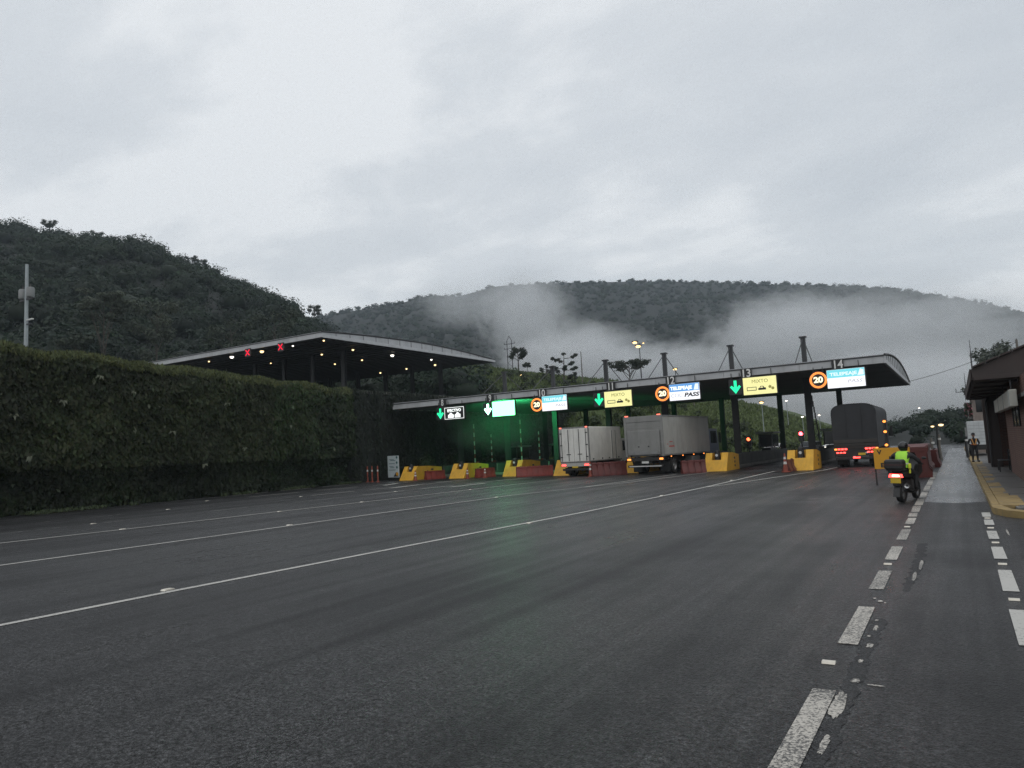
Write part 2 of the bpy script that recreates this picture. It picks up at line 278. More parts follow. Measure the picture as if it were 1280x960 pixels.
# ------------------------------------------------------------------ mesh helpers
class MB:
    def __init__(s): s.v = []; s.f = []; s.mi = []
    def add(s, vs_, fs, m=0):
        o = len(s.v); s.v += [tuple(p) for p in vs_]
        for f in fs: s.f.append(tuple(i+o for i in f)); s.mi.append(m)
    def box(s, x0, x1, y0, y1, z0, z1, b=0.0, m=0):
        if b <= 0:
            s.add([(x0,y0,z0),(x1,y0,z0),(x1,y1,z0),(x0,y1,z0),(x0,y0,z1),(x1,y0,z1),(x1,y1,z1),(x0,y1,z1)],
                  [(0,3,2,1),(4,5,6,7),(0,1,5,4),(1,2,6,5),(2,3,7,6),(3,0,4,7)], m); return
        X = (x0, x1); Y = (y0, y1); Z = (z0, z1); V = []; ix = {}
        for i in (0,1):
            for j in (0,1):
                for k in (0,1):
                    a = b if i == 0 else -b; c = b if j == 0 else -b; d = b if k == 0 else -b
                    ix[i,j,k] = len(V)
                    V += [(X[i], Y[j]+c, Z[k]+d), (X[i]+a, Y[j], Z[k]+d), (X[i]+a, Y[j]+c, Z[k])]
        g = lambda i,j,k,t: ix[i,j,k]+t
        F = []
        for i in (0,1): F.append((g(i,0,0,0), g(i,1,0,0), g(i,1,1,0), g(i,0,1,0)))
        for j in (0,1): F.append((g(0,j,0,1), g(1,j,0,1), g(1,j,1,1), g(0,j,1,1)))
        for k in (0,1): F.append((g(0,0,k,2), g(1,0,k,2), g(1,1,k,2), g(0,1,k,2)))
        for i in (0,1):
            for j in (0,1): F.append((g(i,j,0,0), g(i,j,1,0), g(i,j,1,1), g(i,j,0,1)))
        for i in (0,1):
            for k in (0,1): F.append((g(i,0,k,0), g(i,1,k,0), g(i,1,k,2), g(i,0,k,2)))
        for j in (0,1):
            for k in (0,1): F.append((g(0,j,k,1), g(1,j,k,1), g(1,j,k,2), g(0,j,k,2)))
        for i in (0,1):
            for j in (0,1):
                for k in (0,1): F.append((g(i,j,k,0), g(i,j,k,1), g(i,j,k,2)))
        s.add(V, F, m)
    def prism(s, prof, a0, a1, axis='x', m=0, cap=True):
        n = len(prof)
        def pt(p, a):
            if axis == 'x': return (a, p[0], p[1])
            if axis == 'y': return (p[0], a, p[1])
            return (p[0], p[1], a)
        V = [pt(p, a0) for p in prof] + [pt(p, a1) for p in prof]
        F = [(i, (i+1) % n, n+(i+1) % n, n+i) for i in range(n)]
        if cap: F += [tuple(range(n-1, -1, -1)), tuple(range(n, 2*n))]
        s.add(V, F, m)
    def cyl(s, p0, p1, r0, r1=None, n=10, m=0, cap=True):
        r1 = r0 if r1 is None else r1
        p0 = Vector(p0); p1 = Vector(p1); d = (p1-p0).normalized()
        a = d.orthogonal().normalized(); b = d.cross(a)
        V = []
        for p, r in ((p0, r0), (p1, r1)):
            for i in range(n):
                t = 2*math.pi*i/n; V.append(p + a*(r*math.cos(t)) + b*(r*math.sin(t)))
        F = [(i, (i+1) % n, n+(i+1) % n, n+i) for i in range(n)]
        if cap: F += [tuple(range(n-1, -1, -1)), tuple(range(n, 2*n))]
        s.add(V, F, m)
    def tube(s, path, r, n=8, m=0):
        P = [Vector(p) for p in path]; rs = r if isinstance(r, (list, tuple)) else [r]*len(P)
        V = []; a = None
        for i, p in enumerate(P):
            d = (P[min(i+1, len(P)-1)] - P[max(i-1, 0)]).normalized()
            if a is None: a = d.orthogonal().normalized()
            else: a = (a - d*a.dot(d)).normalized()
            b = d.cross(a)
            for k in range(n):
                t = 2*math.pi*k/n; V.append(p + a*(rs[i]*math.cos(t)) + b*(rs[i]*math.sin(t)))
        F = []
        for i in range(len(P)-1):
            for k in range(n): F.append((i*n+k, i*n+(k+1) % n, (i+1)*n+(k+1) % n, (i+1)*n+k))
        F += [tuple(range(n-1, -1, -1)), tuple(range((len(P)-1)*n, len(P)*n))]
        s.add(V, F, m)
    def sphere(s, c, r, n=12, h=8, m=0):
        r = r if isinstance(r, (list, tuple)) else (r, r, r)
        V = [(c[0], c[1], c[2]-r[2])]
        for j in range(1, h):
            p = -math.pi/2 + math.pi*j/h
            for i in range(n):
                t = 2*math.pi*i/n
                V.append((c[0]+r[0]*math.cos(p)*math.cos(t), c[1]+r[1]*math.cos(p)*math.sin(t), c[2]+r[2]*math.sin(p)))
        V.append((c[0], c[1], c[2]+r[2])); F = []
        for i in range(n): F.append((0, 1+(i+1) % n, 1+i))
        for j in range(h-2):
            for i in range(n): F.append((1+j*n+i, 1+j*n+(i+1) % n, 1+(j+1)*n+(i+1) % n, 1+(j+1)*n+i))
        o = 1+(h-2)*n
        for i in range(n): F.append((o+i, o+(i+1) % n, len(V)-1))
        s.add(V, F, m)
    def lathe(s, c, prof, axis='z', n=20, m=0):
        """prof: (radius, height) pairs along axis, closed by the caller"""
        V = []
        for r, h in prof:
            for i in range(n):
                t = 2*math.pi*i/n; a = r*math.cos(t); b = r*math.sin(t)
                V.append((c[0]+h, c[1]+a, c[2]+b) if axis == 'x' else (c[0]+a, c[1]+h, c[2]+b) if axis == 'y' else (c[0]+a, c[1]+b, c[2]+h))
        F = []
        for j in range(len(prof)-1):
            for i in range(n): F.append((j*n+i, j*n+(i+1) % n, (j+1)*n+(i+1) % n, (j+1)*n+i))
        s.add(V, F, m)
    def mesh(s, name, mats, smooth=True, fix=True):
        me = bpy.data.meshes.new(name); me.from_pydata(s.v, [], s.f)
        for m in (mats if isinstance(mats, (list, tuple)) else [mats]): me.materials.append(m)
        if any(s.mi): me.polygons.foreach_set('material_index', s.mi)
        if fix:
            bm = bmesh.new(); bm.from_mesh(me); bmesh.ops.recalc_face_normals(bm, faces=bm.faces); bm.to_mesh(me); bm.free()
        if smooth:
            me.polygons.foreach_set('use_smooth', [True]*len(me.polygons)); me.set_sharp_from_angle(angle=R_(32))
        me.update(); return me
    def build(s, name, mats, parent=None, loc=None, smooth=True, fix=True):
        o = bpy.data.objects.new(name, s.mesh(name, mats, smooth, fix)); C.objects.link(o)
        if parent is not None: o.parent = parent
        if loc is not None: o.location = loc
        return o
def tag(o, label=None, cat=None, group=None, kind=None):
    if label: o['label'] = label
    if cat: o['category'] = cat
    if group: o['group'] = group
    if kind: o['kind'] = kind
    return o
def thing(name, label, cat, loc=(0, 0, 0), rz=0.0, group=None):
    o = bpy.data.objects.new(name, None); C.objects.link(o)
    o.location = loc; o.rotation_euler = (0, 0, rz); o.empty_display_size = 0.3
    return tag(o, label, cat, group)
def part(name, mesh, parent, loc=(0, 0, 0), rot=None):
    o = bpy.data.objects.new(name, mesh); C.objects.link(o); o.parent = parent; o.location = loc
    if rot: o.rotation_euler = rot
    return o
def text_mesh(s, size, mat, shear=0.0, bold=0.0, extrude=0.004, space=1.0):
    cu = bpy.data.curves.new('lettering', 'FONT'); cu.body = s; cu.size = size; cu.align_x = 'CENTER'; cu.align_y = 'CENTER'
    cu.extrude = extrude; cu.shear = shear; cu.offset = bold; cu.space_character = space; cu.resolution_u = 3
    o = bpy.data.objects.new('lettering', cu); C.objects.link(o)
    bpy.context.view_layer.update()
    me = bpy.data.meshes.new_from_object(o.evaluated_get(bpy.context.evaluated_depsgraph_get()))
    bpy.data.objects.remove(o); me.materials.clear(); me.materials.append(mat); me.name = 'lettering'
    return me
def text(s, size, mat, parent, loc, wmax=None, **kw):
    me = text_mesh(s, size, mat, **kw)
    o = part('lettering', me, parent, loc, (R_(90), 0, 0))
    if wmax:
        xs = [v.co.x for v in me.vertices]; w = max(xs)-min(xs)
        o.scale = (wmax/w, 1, 1)
    return o

# ------------------------------------------------------------------ foliage helpers
def leaves_object(name, ctr, nrm, size, col, mat, parent=None, aspect=0.55, tang=None, extra=None):
    """one kite-shaped leaf or leaf clump for every row"""
    n = len(ctr)
    nrm = nrm/np.maximum(1e-6, np.linalg.norm(nrm, axis=1, keepdims=True))
    if tang is None: tang = rng.normal(size=(n, 3))
    t = tang - nrm*np.sum(tang*nrm, axis=1, keepdims=True)
    t /= np.maximum(1e-6, np.linalg.norm(t, axis=1, keepdims=True))
    b = np.cross(nrm, t)
    L_ = size[:, None]; W = L_*aspect
    V = np.empty((n, 4, 3))
    V[:, 0] = ctr - t*L_*0.5; V[:, 1] = ctr + b*W*0.5 + t*L_*0.08; V[:, 2] = ctr + t*L_*0.5 - nrm*L_*0.12; V[:, 3] = ctr - b*W*0.5 + t*L_*0.08
    me = bpy.data.meshes.new(name)
    W_ = V.reshape(-1, 3); li_ = np.arange(4*n, dtype=np.int32); ls_ = np.arange(0, 4*n, 4, dtype=np.int32); lt_ = np.full(n, 4, dtype=np.int32)
    cc = np.ones((4*n, 4), dtype=np.float32); cc[:, :3] = np.repeat(np.clip(col, 0.002, 1), 4, axis=0)
    if extra is not None:
        eV, eF, eC = extra
        W_ = np.concatenate([W_, eV]); li_ = np.concatenate([li_, (eF.reshape(-1)+4*n).astype(np.int32)])
        ls_ = np.concatenate([ls_, 4*n+np.arange(0, 3*len(eF), 3, dtype=np.int32)]); lt_ = np.concatenate([lt_, np.full(len(eF), 3, dtype=np.int32)])
        ec = np.ones((len(eV), 4), dtype=np.float32); ec[:, :3] = eC; cc = np.concatenate([cc, ec])
    me.vertices.add(len(W_)); me.vertices.foreach_set('co', W_.reshape(-1).astype(np.float32))
    me.loops.add(len(li_)); me.loops.foreach_set('vertex_index', li_)
    me.polygons.add(len(ls_)); me.polygons.foreach_set('loop_start', ls_); me.polygons.foreach_set('loop_total', lt_)
    if extra is not None: me.polygons.foreach_set('use_smooth', np.concatenate([np.zeros(n, dtype=bool), np.ones(len(ls_)-n, dtype=bool)]))
    a = me.attributes.new('leafcol', 'FLOAT_COLOR', 'POINT')
    a.data.foreach_set('color', cc.reshape(-1))
    me.materials.append(mat); me.update(); me.validate()
    o = bpy.data.objects.new(name, me); C.objects.link(o)
    if parent is not None: o.parent = parent
    return o
def unit(n):
    d = rng.normal(size=(n, 3)); return d/np.linalg.norm(d, axis=1, keepdims=True)
def crown_points(P, S, per, K, cols, leaf, shell=0.25, upbias=0.7, rough=0.45):
    """leaf clumps over lobed crowns. P centres (N,3), S radii (N,3)"""
    Nn = len(P); lob = unit(Nn*K).reshape(Nn, K, 3)*rng.uniform(0.25, 0.62, (Nn, K, 1)); lob[:, :, 2] = lob[:, :, 2]*0.8+0.08
    lr = rng.uniform(0.36, 0.6, (Nn, K))
    M = Nn*per; ci = np.repeat(np.arange(Nn), per); li = rng.integers(0, K, M)
    d = unit(M); fl = (d[:, 2] < 0) & (rng.random(M) < upbias); d[fl, 2] *= -1
    rad = lr[ci, li]*(1 - shell*rng.random(M)**2 + 0.06*rng.normal(size=M))
    pos = P[ci] + (lob[ci, li] + d*rad[:, None])*S[ci]
    nr = d + rng.normal(size=(M, 3))*rough + np.array([0, 0, 0.25])
    sz = leaf*S[ci].mean(axis=1)*rng.uniform(0.6, 1.4, M)
    lt = rng.uniform(0.75, 1.25, (Nn, K))
    co = cols[ci]*(lt[ci, li]*rng.uniform(0.7, 1.3, M))[:, None]
    return pos, nr, sz, co
def crown_blobs(P, S, cols, sub, size=0.5):
    bm = bmesh.new(); bmesh.ops.create_icosphere(bm, subdivisions=sub, radius=1.0); bm.verts.ensure_lookup_table()
    bv = np.array([v.co[:] for v in bm.verts]); bf = np.array([[v.index for v in f.verts] for f in bm.faces]); bm.free()
    Nn = len(P); nv = len(bv)
    V = P[:, None, :] + bv[None]*S[:, None, :]*size*rng.uniform(0.72, 1.18, (Nn, nv, 1))
    F = (bf[None] + (np.arange(Nn)*nv)[:, None, None]).reshape(-1, 3)
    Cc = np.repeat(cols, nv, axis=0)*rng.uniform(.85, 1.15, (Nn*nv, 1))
    return V.reshape(-1, 3), F, Cc
def fbm(x, y, s, seed=0):
    v = 0; a = 1.0
    for k in range(4):
        r = random.Random(seed*17+k); p = [r.uniform(0, 6.28) for _ in range(4)]
        v = v + a*(np.sin(x/s+p[0]+1.7*np.sin(y/s*0.8+p[1])) * np.cos(y/s*1.1+p[2]+1.3*np.sin(x/s*0.7+p[3]))); a *= 0.5; s *= 0.47
    return v
def grid_mesh(name, Xg, Yg, Zg, mat, parent=None):
    n, m = Xg.shape
    V = np.stack([Xg, Yg, Zg], -1).reshape(-1, 3)
    F = []
    for i in range(n-1):
        for j in range(m-1): F.append((i*m+j, i*m+j+1, (i+1)*m+j+1, (i+1)*m+j))
    me = bpy.data.meshes.new(name); me.from_pydata(V.tolist(), [], F); me.materials.append(mat)
    me.polygons.foreach_set('use_smooth', [True]*len(F)); me.update()
    o = bpy.data.objects.new(name, me); C.objects.link(o)
    if parent is not None: o.parent = parent
    return o
FOREST_COLS = np.array([[0.36, 0.52, 0.48]])*np.array([(0.035, 0.052, 0.026), (0.028, 0.045, 0.024), (0.045, 0.060, 0.030), (0.038, 0.050, 0.034), (0.060, 0.068, 0.040), (0.026, 0.040, 0.026)])

# ================================================================== SETTING
def sheet(name, poly, z, mat, parent=None, kind=None):
    mb = MB(); mb.add([(x, y, z) for x, y in poly], [tuple(range(len(poly)))])
    o = mb.build(name, mat, parent, smooth=False, fix=False)
    if kind: o['kind'] = kind
    return o
sheet('ground', [(-3000, -800), (2500, -800), (2500, 3200), (-3000, 3200)], -0.06, M_GROUND, kind='structure')
road = sheet('road', [(-43.9, -40), (9, -40), (9, 150), (-14, 150), (-43.9, 88)], 0.0, M_ASPH, kind='structure')
side_lane = sheet('side_lane', [(-1.0, 23.6), (-0.2, 23.2), (0.62, 23.7), (0.5, 90), (-1.05, 90)], 0.004, M_WETC, kind='structure')
SEAM = pm('tar_seam', (0.022, 0.022, 0.023), 0.5, var=0.3)
def stripe(pts, w, mat, name='lane_line', z=0.008, jit=(0.93, 1.05), step=1.2):
    """a painted stripe through ground points, ragged a little along its edges"""
    P = [Vector((x, y)) for x, y in pts]; Q = []
    for a, b in zip(P[:-1], P[1:]):
        n = max(1, int((b-a).length/step))
        for i in range(n): Q.append(a.lerp(b, i/n))
    Q.append(P[-1]); V = []; F = []
    for i, p in enumerate(Q):
        d = (Q[min(i+1, len(Q)-1)]-Q[max(0, i-1)]).normalized(); nn = Vector((-d.y, d.x))
        for s_ in (-1, 1):
            q = p + nn*(s_*w/2*random.uniform(*jit)); V.append((q.x, q.y, z))
        if i: F.append((2*i-2, 2*i-1, 2*i+1, 2*i))
    mb = MB(); mb.add(V, F); return mb.build(name, mat, road, smooth=False, fix=False)
stripe([(-.92, 4.6), (-.92, 6.0), (-.9, 8.9)], .14, M_PATCH, 'asphalt_patch', 0.003, (.5, 1.3), .07)
stripe([(-.75, 10.5), (-.7, 12.5), (-.72, 15.0)], .14, M_PATCH, 'asphalt_patch', 0.003, (.4, 1.4), .1)
stripe([(-11.62, -2), (-11.31, 4.93), (-11.2, 7.34), (-10.72, 13.95), (-10.2, 20.5), (-9.75, 31.5), (-9.75, 46.4)], 0.15, M_LINE)
stripe([(-9.70, 31.9), (-9.22, 33.6), (-6.9, 45.6), (-6.6, 49)], 0.15, M_LINE, z=0.011)
stripe([(-19.3, -2), (-18.89, 8.2), (-18.45, 15.2), (-18.2, 21.4), (-17.7, 28.7), (-16.62, 33.2), (-15.76, 45.7)], 0.14, M_LINE)
stripe([(-16.62, 33.5), (-15.9, 35.5), (-14.0, 46.7)], 0.15, M_LINE, z=0.011)
stripe([(-25.7, 0), (-25.2, 11), (-24.75, 15), (-24.4, 20.5), (-23.8, 26.7), (-23.3, 37.7), (-22.4, 42.2)], 0.14, M_LINE)
for (xa, ya), (xb, yb), k in (((-29.9, 2), (-27.9, 44), 9), ((-34.1, 6), (-32.4, 45), 8), ((-38.9, 14), (-37.3, 46), 6), ((-41.3, 27), (-42.9, 45), 4)):
    for i in range(k):
        t0 = (i+0.08)/k; t1 = (i+0.80)/k
        stripe([(xa+(xb-xa)*t0, ya+(yb-ya)*t0), (xa+(xb-xa)*t1, ya+(yb-ya)*t1)], 0.16, M_LINE if i >= k-3 else M_FAINT, 'lane_dash')
for (x0, y0, x1, y1) in ((-36.0, 40.6, -37.4, 43.8), (-32.0, 36.8, -32.6, 40.5), (-33.5, 43.4, -32.4, 46.0), (-27.1, 36.6, -26.9, 40.2), (-28.1, 43.4, -26.9, 46.2)):
    stripe([(x0, y0), (x1, y1)], 0.34, M_LINE, 'lane_dash', z=0.012)
for y0, y1 in ((2.0, 3.6), (4.4, 6.3), (7.73, 9.44), (10.53, 11.95), (13.0, 14.5), (15.43, 17.05), (18.0, 19.3)):
    stripe([(-1.09, y0), (-1.09, y1)], 0.175, M_WORN, 'lane_dash')
for y0, y1 in ((19.6, 20.5), (20.7, 22.4), (22.6, 24.8), (25.0, 27.6), (27.8, 30.5), (30.7, 34.2), (34.5, 40)):
    stripe([(-1.1, y0), (-1.12, y1)], 0.19, M_WORN, 'lane_dash')
for y0, y1 in ((4.9, 6.6), (8.2, 9.75), (10.81, 12.38), (13.41, 14.73), (15.76, 16.96), (18.0, 19.0), (19.6, 20.6)):
    stripe([(0.37, y0), (0.37, y1)], 0.165, M_LINE, 'lane_dash')
stripe([(-4.3, 25.0), (-2.9, 25.6)], 0.2, M_FAINT, 'lane_dash'); stripe([(-4.6, 23.8), (-3.3, 24.1)], 0.14, M_FAINT, 'lane_dash')
# flakes of old paint beside the worn dashes
for (x, y, a, b) in ((-0.95, 6.0, 0.055, 0.33), (-0.93, 5.2, 0.03, 0.2), (-0.9, 6.62, 0.04, 0.06), (-0.92, 7.2, 0.025, 0.06), (-0.9, 7.75, 0.035, 0.09), (-0.94, 8.1, 0.02, 0.04), (-0.91, 8.45, 0.025, 0.13), (-0.93, 8.8, 0.02, 0.04),
                     (-0.74, 6.55, 0.09, 0.022), (-0.98, 9.8, 0.03, 0.06), (-1.05, 9.95, 0.02, 0.04), (-0.92, 9.72, 0.015, 0.03), (-0.66, 12.6, 0.03, 0.5), (-0.7, 11.6, 0.03, 0.4), (0.62, 16.8, 0.02, 0.6)):
    n = 26; pts = [(x+a*math.copysign(abs(math.cos(2*math.pi*i/n))**.6, math.cos(2*math.pi*i/n))*random.uniform(0.55, 1), y+b*math.copysign(abs(math.sin(2*math.pi*i/n))**.6, math.sin(2*math.pi*i/n))*random.uniform(0.7, 1)) for i in range(n)]
    sheet('paint_flake', pts, 0.006, M_WORN if a < 0.2 else M_FAINT, road)
stud_mb = MB(); stud_mb.prism([(-0.05, 0), (-0.035, 0.018), (0.035, 0.018), (0.05, 0)], -0.055, 0.055, 'x'); stud_me = stud_mb.mesh('road_stud', M_STUD)
for (x, y) in [(-1.16, 7.05), (-1.1, 12.55), (-1.1, 17.5), (0.37, 10.3), (0.37, 12.9), (0.37, 15.25), (0.37, 17.45), (0.37, 19.3),
               (-11.4, 7.45), (-10.35, 17.6), (-18.6, 16.4), (-17.8, 27.5), (-24.9, 14.6), (-24.3, 20.9), (-24.0, 25.5), (-23.4, 33.5), (-28.4, 33.0), (-29.3, 16), (-33.6, 22), (-33.0, 30), (-38.2, 27.5), (-10.0, 27.2), (-9.9, 37)]:
    part('road_stud', stud_me, road, (x, y, 0.003)).scale = (1.0, 0.8, 1.0) if x > -5 else (1.1, 2.0, 1.2)

# upper terrace carrying the other carriageway
def hedge_x(y): return -40.45 - (y-17.5)*0.108
mb = MB()
edge = [(hedge_x(y)-1.2, y) for y in (-60, -20, 20, 45)] + [(-44.6, 60), (-45.5, 88)]
mb.prism(edge + [(-240, 88), (-240, -60)], -1.0, 7.75, 'z'); tag(mb.build('terrace', [M_DCONC], smooth=False), kind='structure')

def bank_z(X, Y):
    prof_x = np.array([-400, -130, -90, -70, -63, -51, -43, -29, -21.5, -18.5, -10, 400]); prof_z = np.array([30, 24, 19.5, 16.2, 14.6, 11.4, 9.8, 4.6, 1.8, 0.0, -0.4, -0.4])
    s = np.clip((Y-78)/17.0, 0, 1); s = s*s*(3-2*s)
    lo = np.where(X < -46, 7.0, -0.5)
    return lo + (np.interp(X, prof_x, prof_z)-lo)*s + 0.35*fbm(X, Y, 6.0, 3)*s
gx = np.linspace(-190, -8, 120); gy = np.linspace(76, 190, 60); Xg, Yg = np.meshgrid(gx, gy)
Zg = bank_z(Xg, Yg) + np.clip(Yg-110, 0, 100)*0.015
bank = tag(grid_mesh('bank', Xg, Yg, Zg, M_GRASSB), kind='structure')
nb = 40000
bx = rng.uniform(-95, -15, nb); by = 80+85*rng.random(nb)**1.3; bz = bank_z(bx, by) + np.clip(by-110, 0, 100)*0.015
bc = np.array([(0.085, 0.115, 0.04)])*rng.uniform(0.6, 1.35, (nb, 1))*np.array([[1, 1, 1]])
nn_ = rng.normal(size=(nb, 3))*0.6 + np.array([0.3, -1, 0.3]); tt = rng.normal(size=(nb, 3))*0.35 + np.array([0, 0, 1])
tag(leaves_object('bank_grass', np.stack([bx, by, bz+0.25], -1), nn_, rng.uniform(0.5, 1.2, nb)*(1+(by-80)/90), bc, M_LEAF, aspect=0.35, tang=tt), 'tall grass growing over the embankment behind the toll roofs', 'grass', kind='stuff')

sh = 170
sx_ = rng.uniform(-62, -16.5, sh); sy_ = rng.uniform(84, 102, sh); sS = np.stack([rng.uniform(.5, 1.3, sh)]*3, -1)
sP = np.stack([sx_, sy_, bank_z(sx_, sy_)+sS[:, 2]*.5], -1)
tag(leaves_object('bank_shrubs', *crown_points(sP, sS, 90, 5, np.array([(0.045, 0.062, 0.03)])*rng.uniform(.6, 1.3, (sh, 1)), .34), M_LEAF, aspect=.5), 'dark shrubs dotted over the embankment beyond the toll islands', 'shrubs', kind='stuff')

def ridge_hill(name, ridge, Rb, zb, drop, power, mat, nu=140, nt=26, rough=3.0, rs=40.0, seed=1):
    px = np.array([r[0] for r in ridge], float); u = np.linspace(px[0], px[-1], nu)
    py = np.interp(u, px, [r[1] for r in ridge]); Rr = np.interp(u, px, [r[2] for r in ridge])
    X = np.zeros((nt+6, nu)); Y = X.copy(); Z = X.copy(); info = []
    for i in range(nu):
        d = ray(u[i], py[i]); h = math.hypot(d.x, d.y); hx, hy = d.x/h, d.y/h
        zr = CAM_H + Rr[i]*d.z/h - drop
        rb = Rb if not callable(Rb) else Rb(u[i])
        info.append((hx, hy, rb, Rr[i], zr))
        for j in range(nt+6):
            t = j/(nt-1)
            r = rb + (Rr[i]-rb)*t
            z = zb + (zr-zb)*t**power if t <= 1 else zr - (t-1)*(zr-zb)*1.2
            X[j, i] = hx*r; Y[j, i] = hy*r; Z[j, i] = z
    T = np.clip(np.arange(nt+6)/(nt-1), 0, 1)[:, None]
    Z = Z + rough*fbm(X, Y, rs, seed)*np.sin(np.pi*np.clip(T, 0.0, 1))*1.0
    o = tag(grid_mesh(name, X, Y, Z, mat), kind='structure')
    return o, X, Y, Z, nt
def scatter(X, Y, Z, nt, n, tmax=1.0, tpow=1.0):
    m = X.shape[1]; ui = rng.uniform(0, m-1.001, n); tj = rng.random(n)**tpow*(nt-1)*tmax
    i0 = ui.astype(int); j0 = np.minimum(tj.astype(int), X.shape[0]-2); fu = ui-i0; ft = tj-j0
    g = lambda A: (A[j0, i0]*(1-fu)+A[j0, i0+1]*fu)*(1-ft) + (A[j0+1, i0]*(1-fu)+A[j0+1, i0+1]*fu)*ft
    return np.stack([g(X), g(Y), g(Z)], -1)

hill_ridge = [(-420, 215, 380), (-200, 238, 360), (0, 268, 340), (45, 277, 338), (110, 290, 335), (165, 293, 330), (205, 306, 325), (250, 326, 318), (300, 341, 310), (345, 360, 300), (382, 386, 285), (410, 404, 262), (450, 430, 235), (510, 470, 205), (600, 496, 170)]
hill, hX, hY, hZ, hn = ridge_hill('hill', hill_ridge, lambda u: 105 if u < 300 else 105-(u-300)*0.02, 9.0, 5.5, 0.92, M_SOIL, rough=4.5, rs=38, seed=2)
P = scatter(hX, hY, hZ, hn, 2500, 1.04, 0.9)
S = np.stack([2.2+3.6*rng.random(len(P))**1.6]*3, -1)*np.array([1, 1, 0.75])*rng.uniform(.85, 1.2, (len(P), 3)); P[:, 2] += S[:, 2]*0.55
cl = FOREST_COLS[rng.integers(0, 6, len(P))]*rng.uniform(0.8, 1.25, (len(P), 1))
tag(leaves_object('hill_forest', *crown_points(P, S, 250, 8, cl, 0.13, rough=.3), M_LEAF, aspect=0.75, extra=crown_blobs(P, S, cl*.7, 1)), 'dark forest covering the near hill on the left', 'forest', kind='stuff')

mt_ridge = [(-300, 420, 850), (380, 394, 850), (430, 384, 860), (500, 373, 880), (540, 363, 900), (572, 365, 900), (620, 352, 930), (700, 348, 950), (760, 347, 960), (830, 346, 970), (900, 348, 980), (1000, 351, 980), (1110, 356, 960), (1200, 368, 930), (1280, 386, 900), (1400, 402, 880), (1750, 440, 860)]
mount, mX, mY, mZ, mn = ridge_hill('mountain', mt_ridge, 270, -1.0, 6.0, 1.12, M_SOIL, nu=180, nt=34, rough=9.0, rs=75, seed=5)
P = scatter(mX, mY, mZ, mn, 13000, 1.03, 0.8)
S = np.stack([2.6+4.0*rng.random(len(P))**1.7]*3, -1)*np.array([1, 1, 0.7]); P[:, 2] += S[:, 2]*0.5
cl = FOREST_COLS[rng.integers(0, 6, len(P))]*rng.uniform(0.8, 1.2, (len(P), 1))
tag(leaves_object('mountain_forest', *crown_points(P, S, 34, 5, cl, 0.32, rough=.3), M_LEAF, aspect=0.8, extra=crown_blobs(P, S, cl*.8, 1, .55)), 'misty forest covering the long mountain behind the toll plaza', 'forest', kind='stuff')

low_ridge = [(1000, 558, 230), (1040, 547, 225), (1090, 531, 220), (1135, 520, 210), (1165, 512, 205), (1210, 508, 200), (1300, 505, 195), (1500, 500, 190), (1700, 500, 190)]
lowh, lX, lY, lZ, ln = ridge_hill('hillside', low_ridge, 105, -0.3, 3.0, 0.9, M_SOIL, nu=60, nt=14, rough=0.8, rs=22, seed=8)
P = scatter(lX, lY, lZ, ln, 330, 1.03, 0.8)
S = np.stack([rng.uniform(1.8, 3.4, len(P))]*3, -1)*np.array([1, 1, 0.8]); P[:, 2] += S[:, 2]*0.5
cl = FOREST_COLS[rng.integers(0, 6, len(P))]*rng.uniform(0.8, 1.25, (len(P), 1))
tag(leaves_object('hillside_forest', *crown_points(P, S, 240, 7, cl, 0.15, rough=.35), M_LEAF, aspect=0.7, extra=crown_blobs(P, S, cl*.7, 1)), 'dark wooded hillside where the road ends on the right', 'forest', kind='stuff')

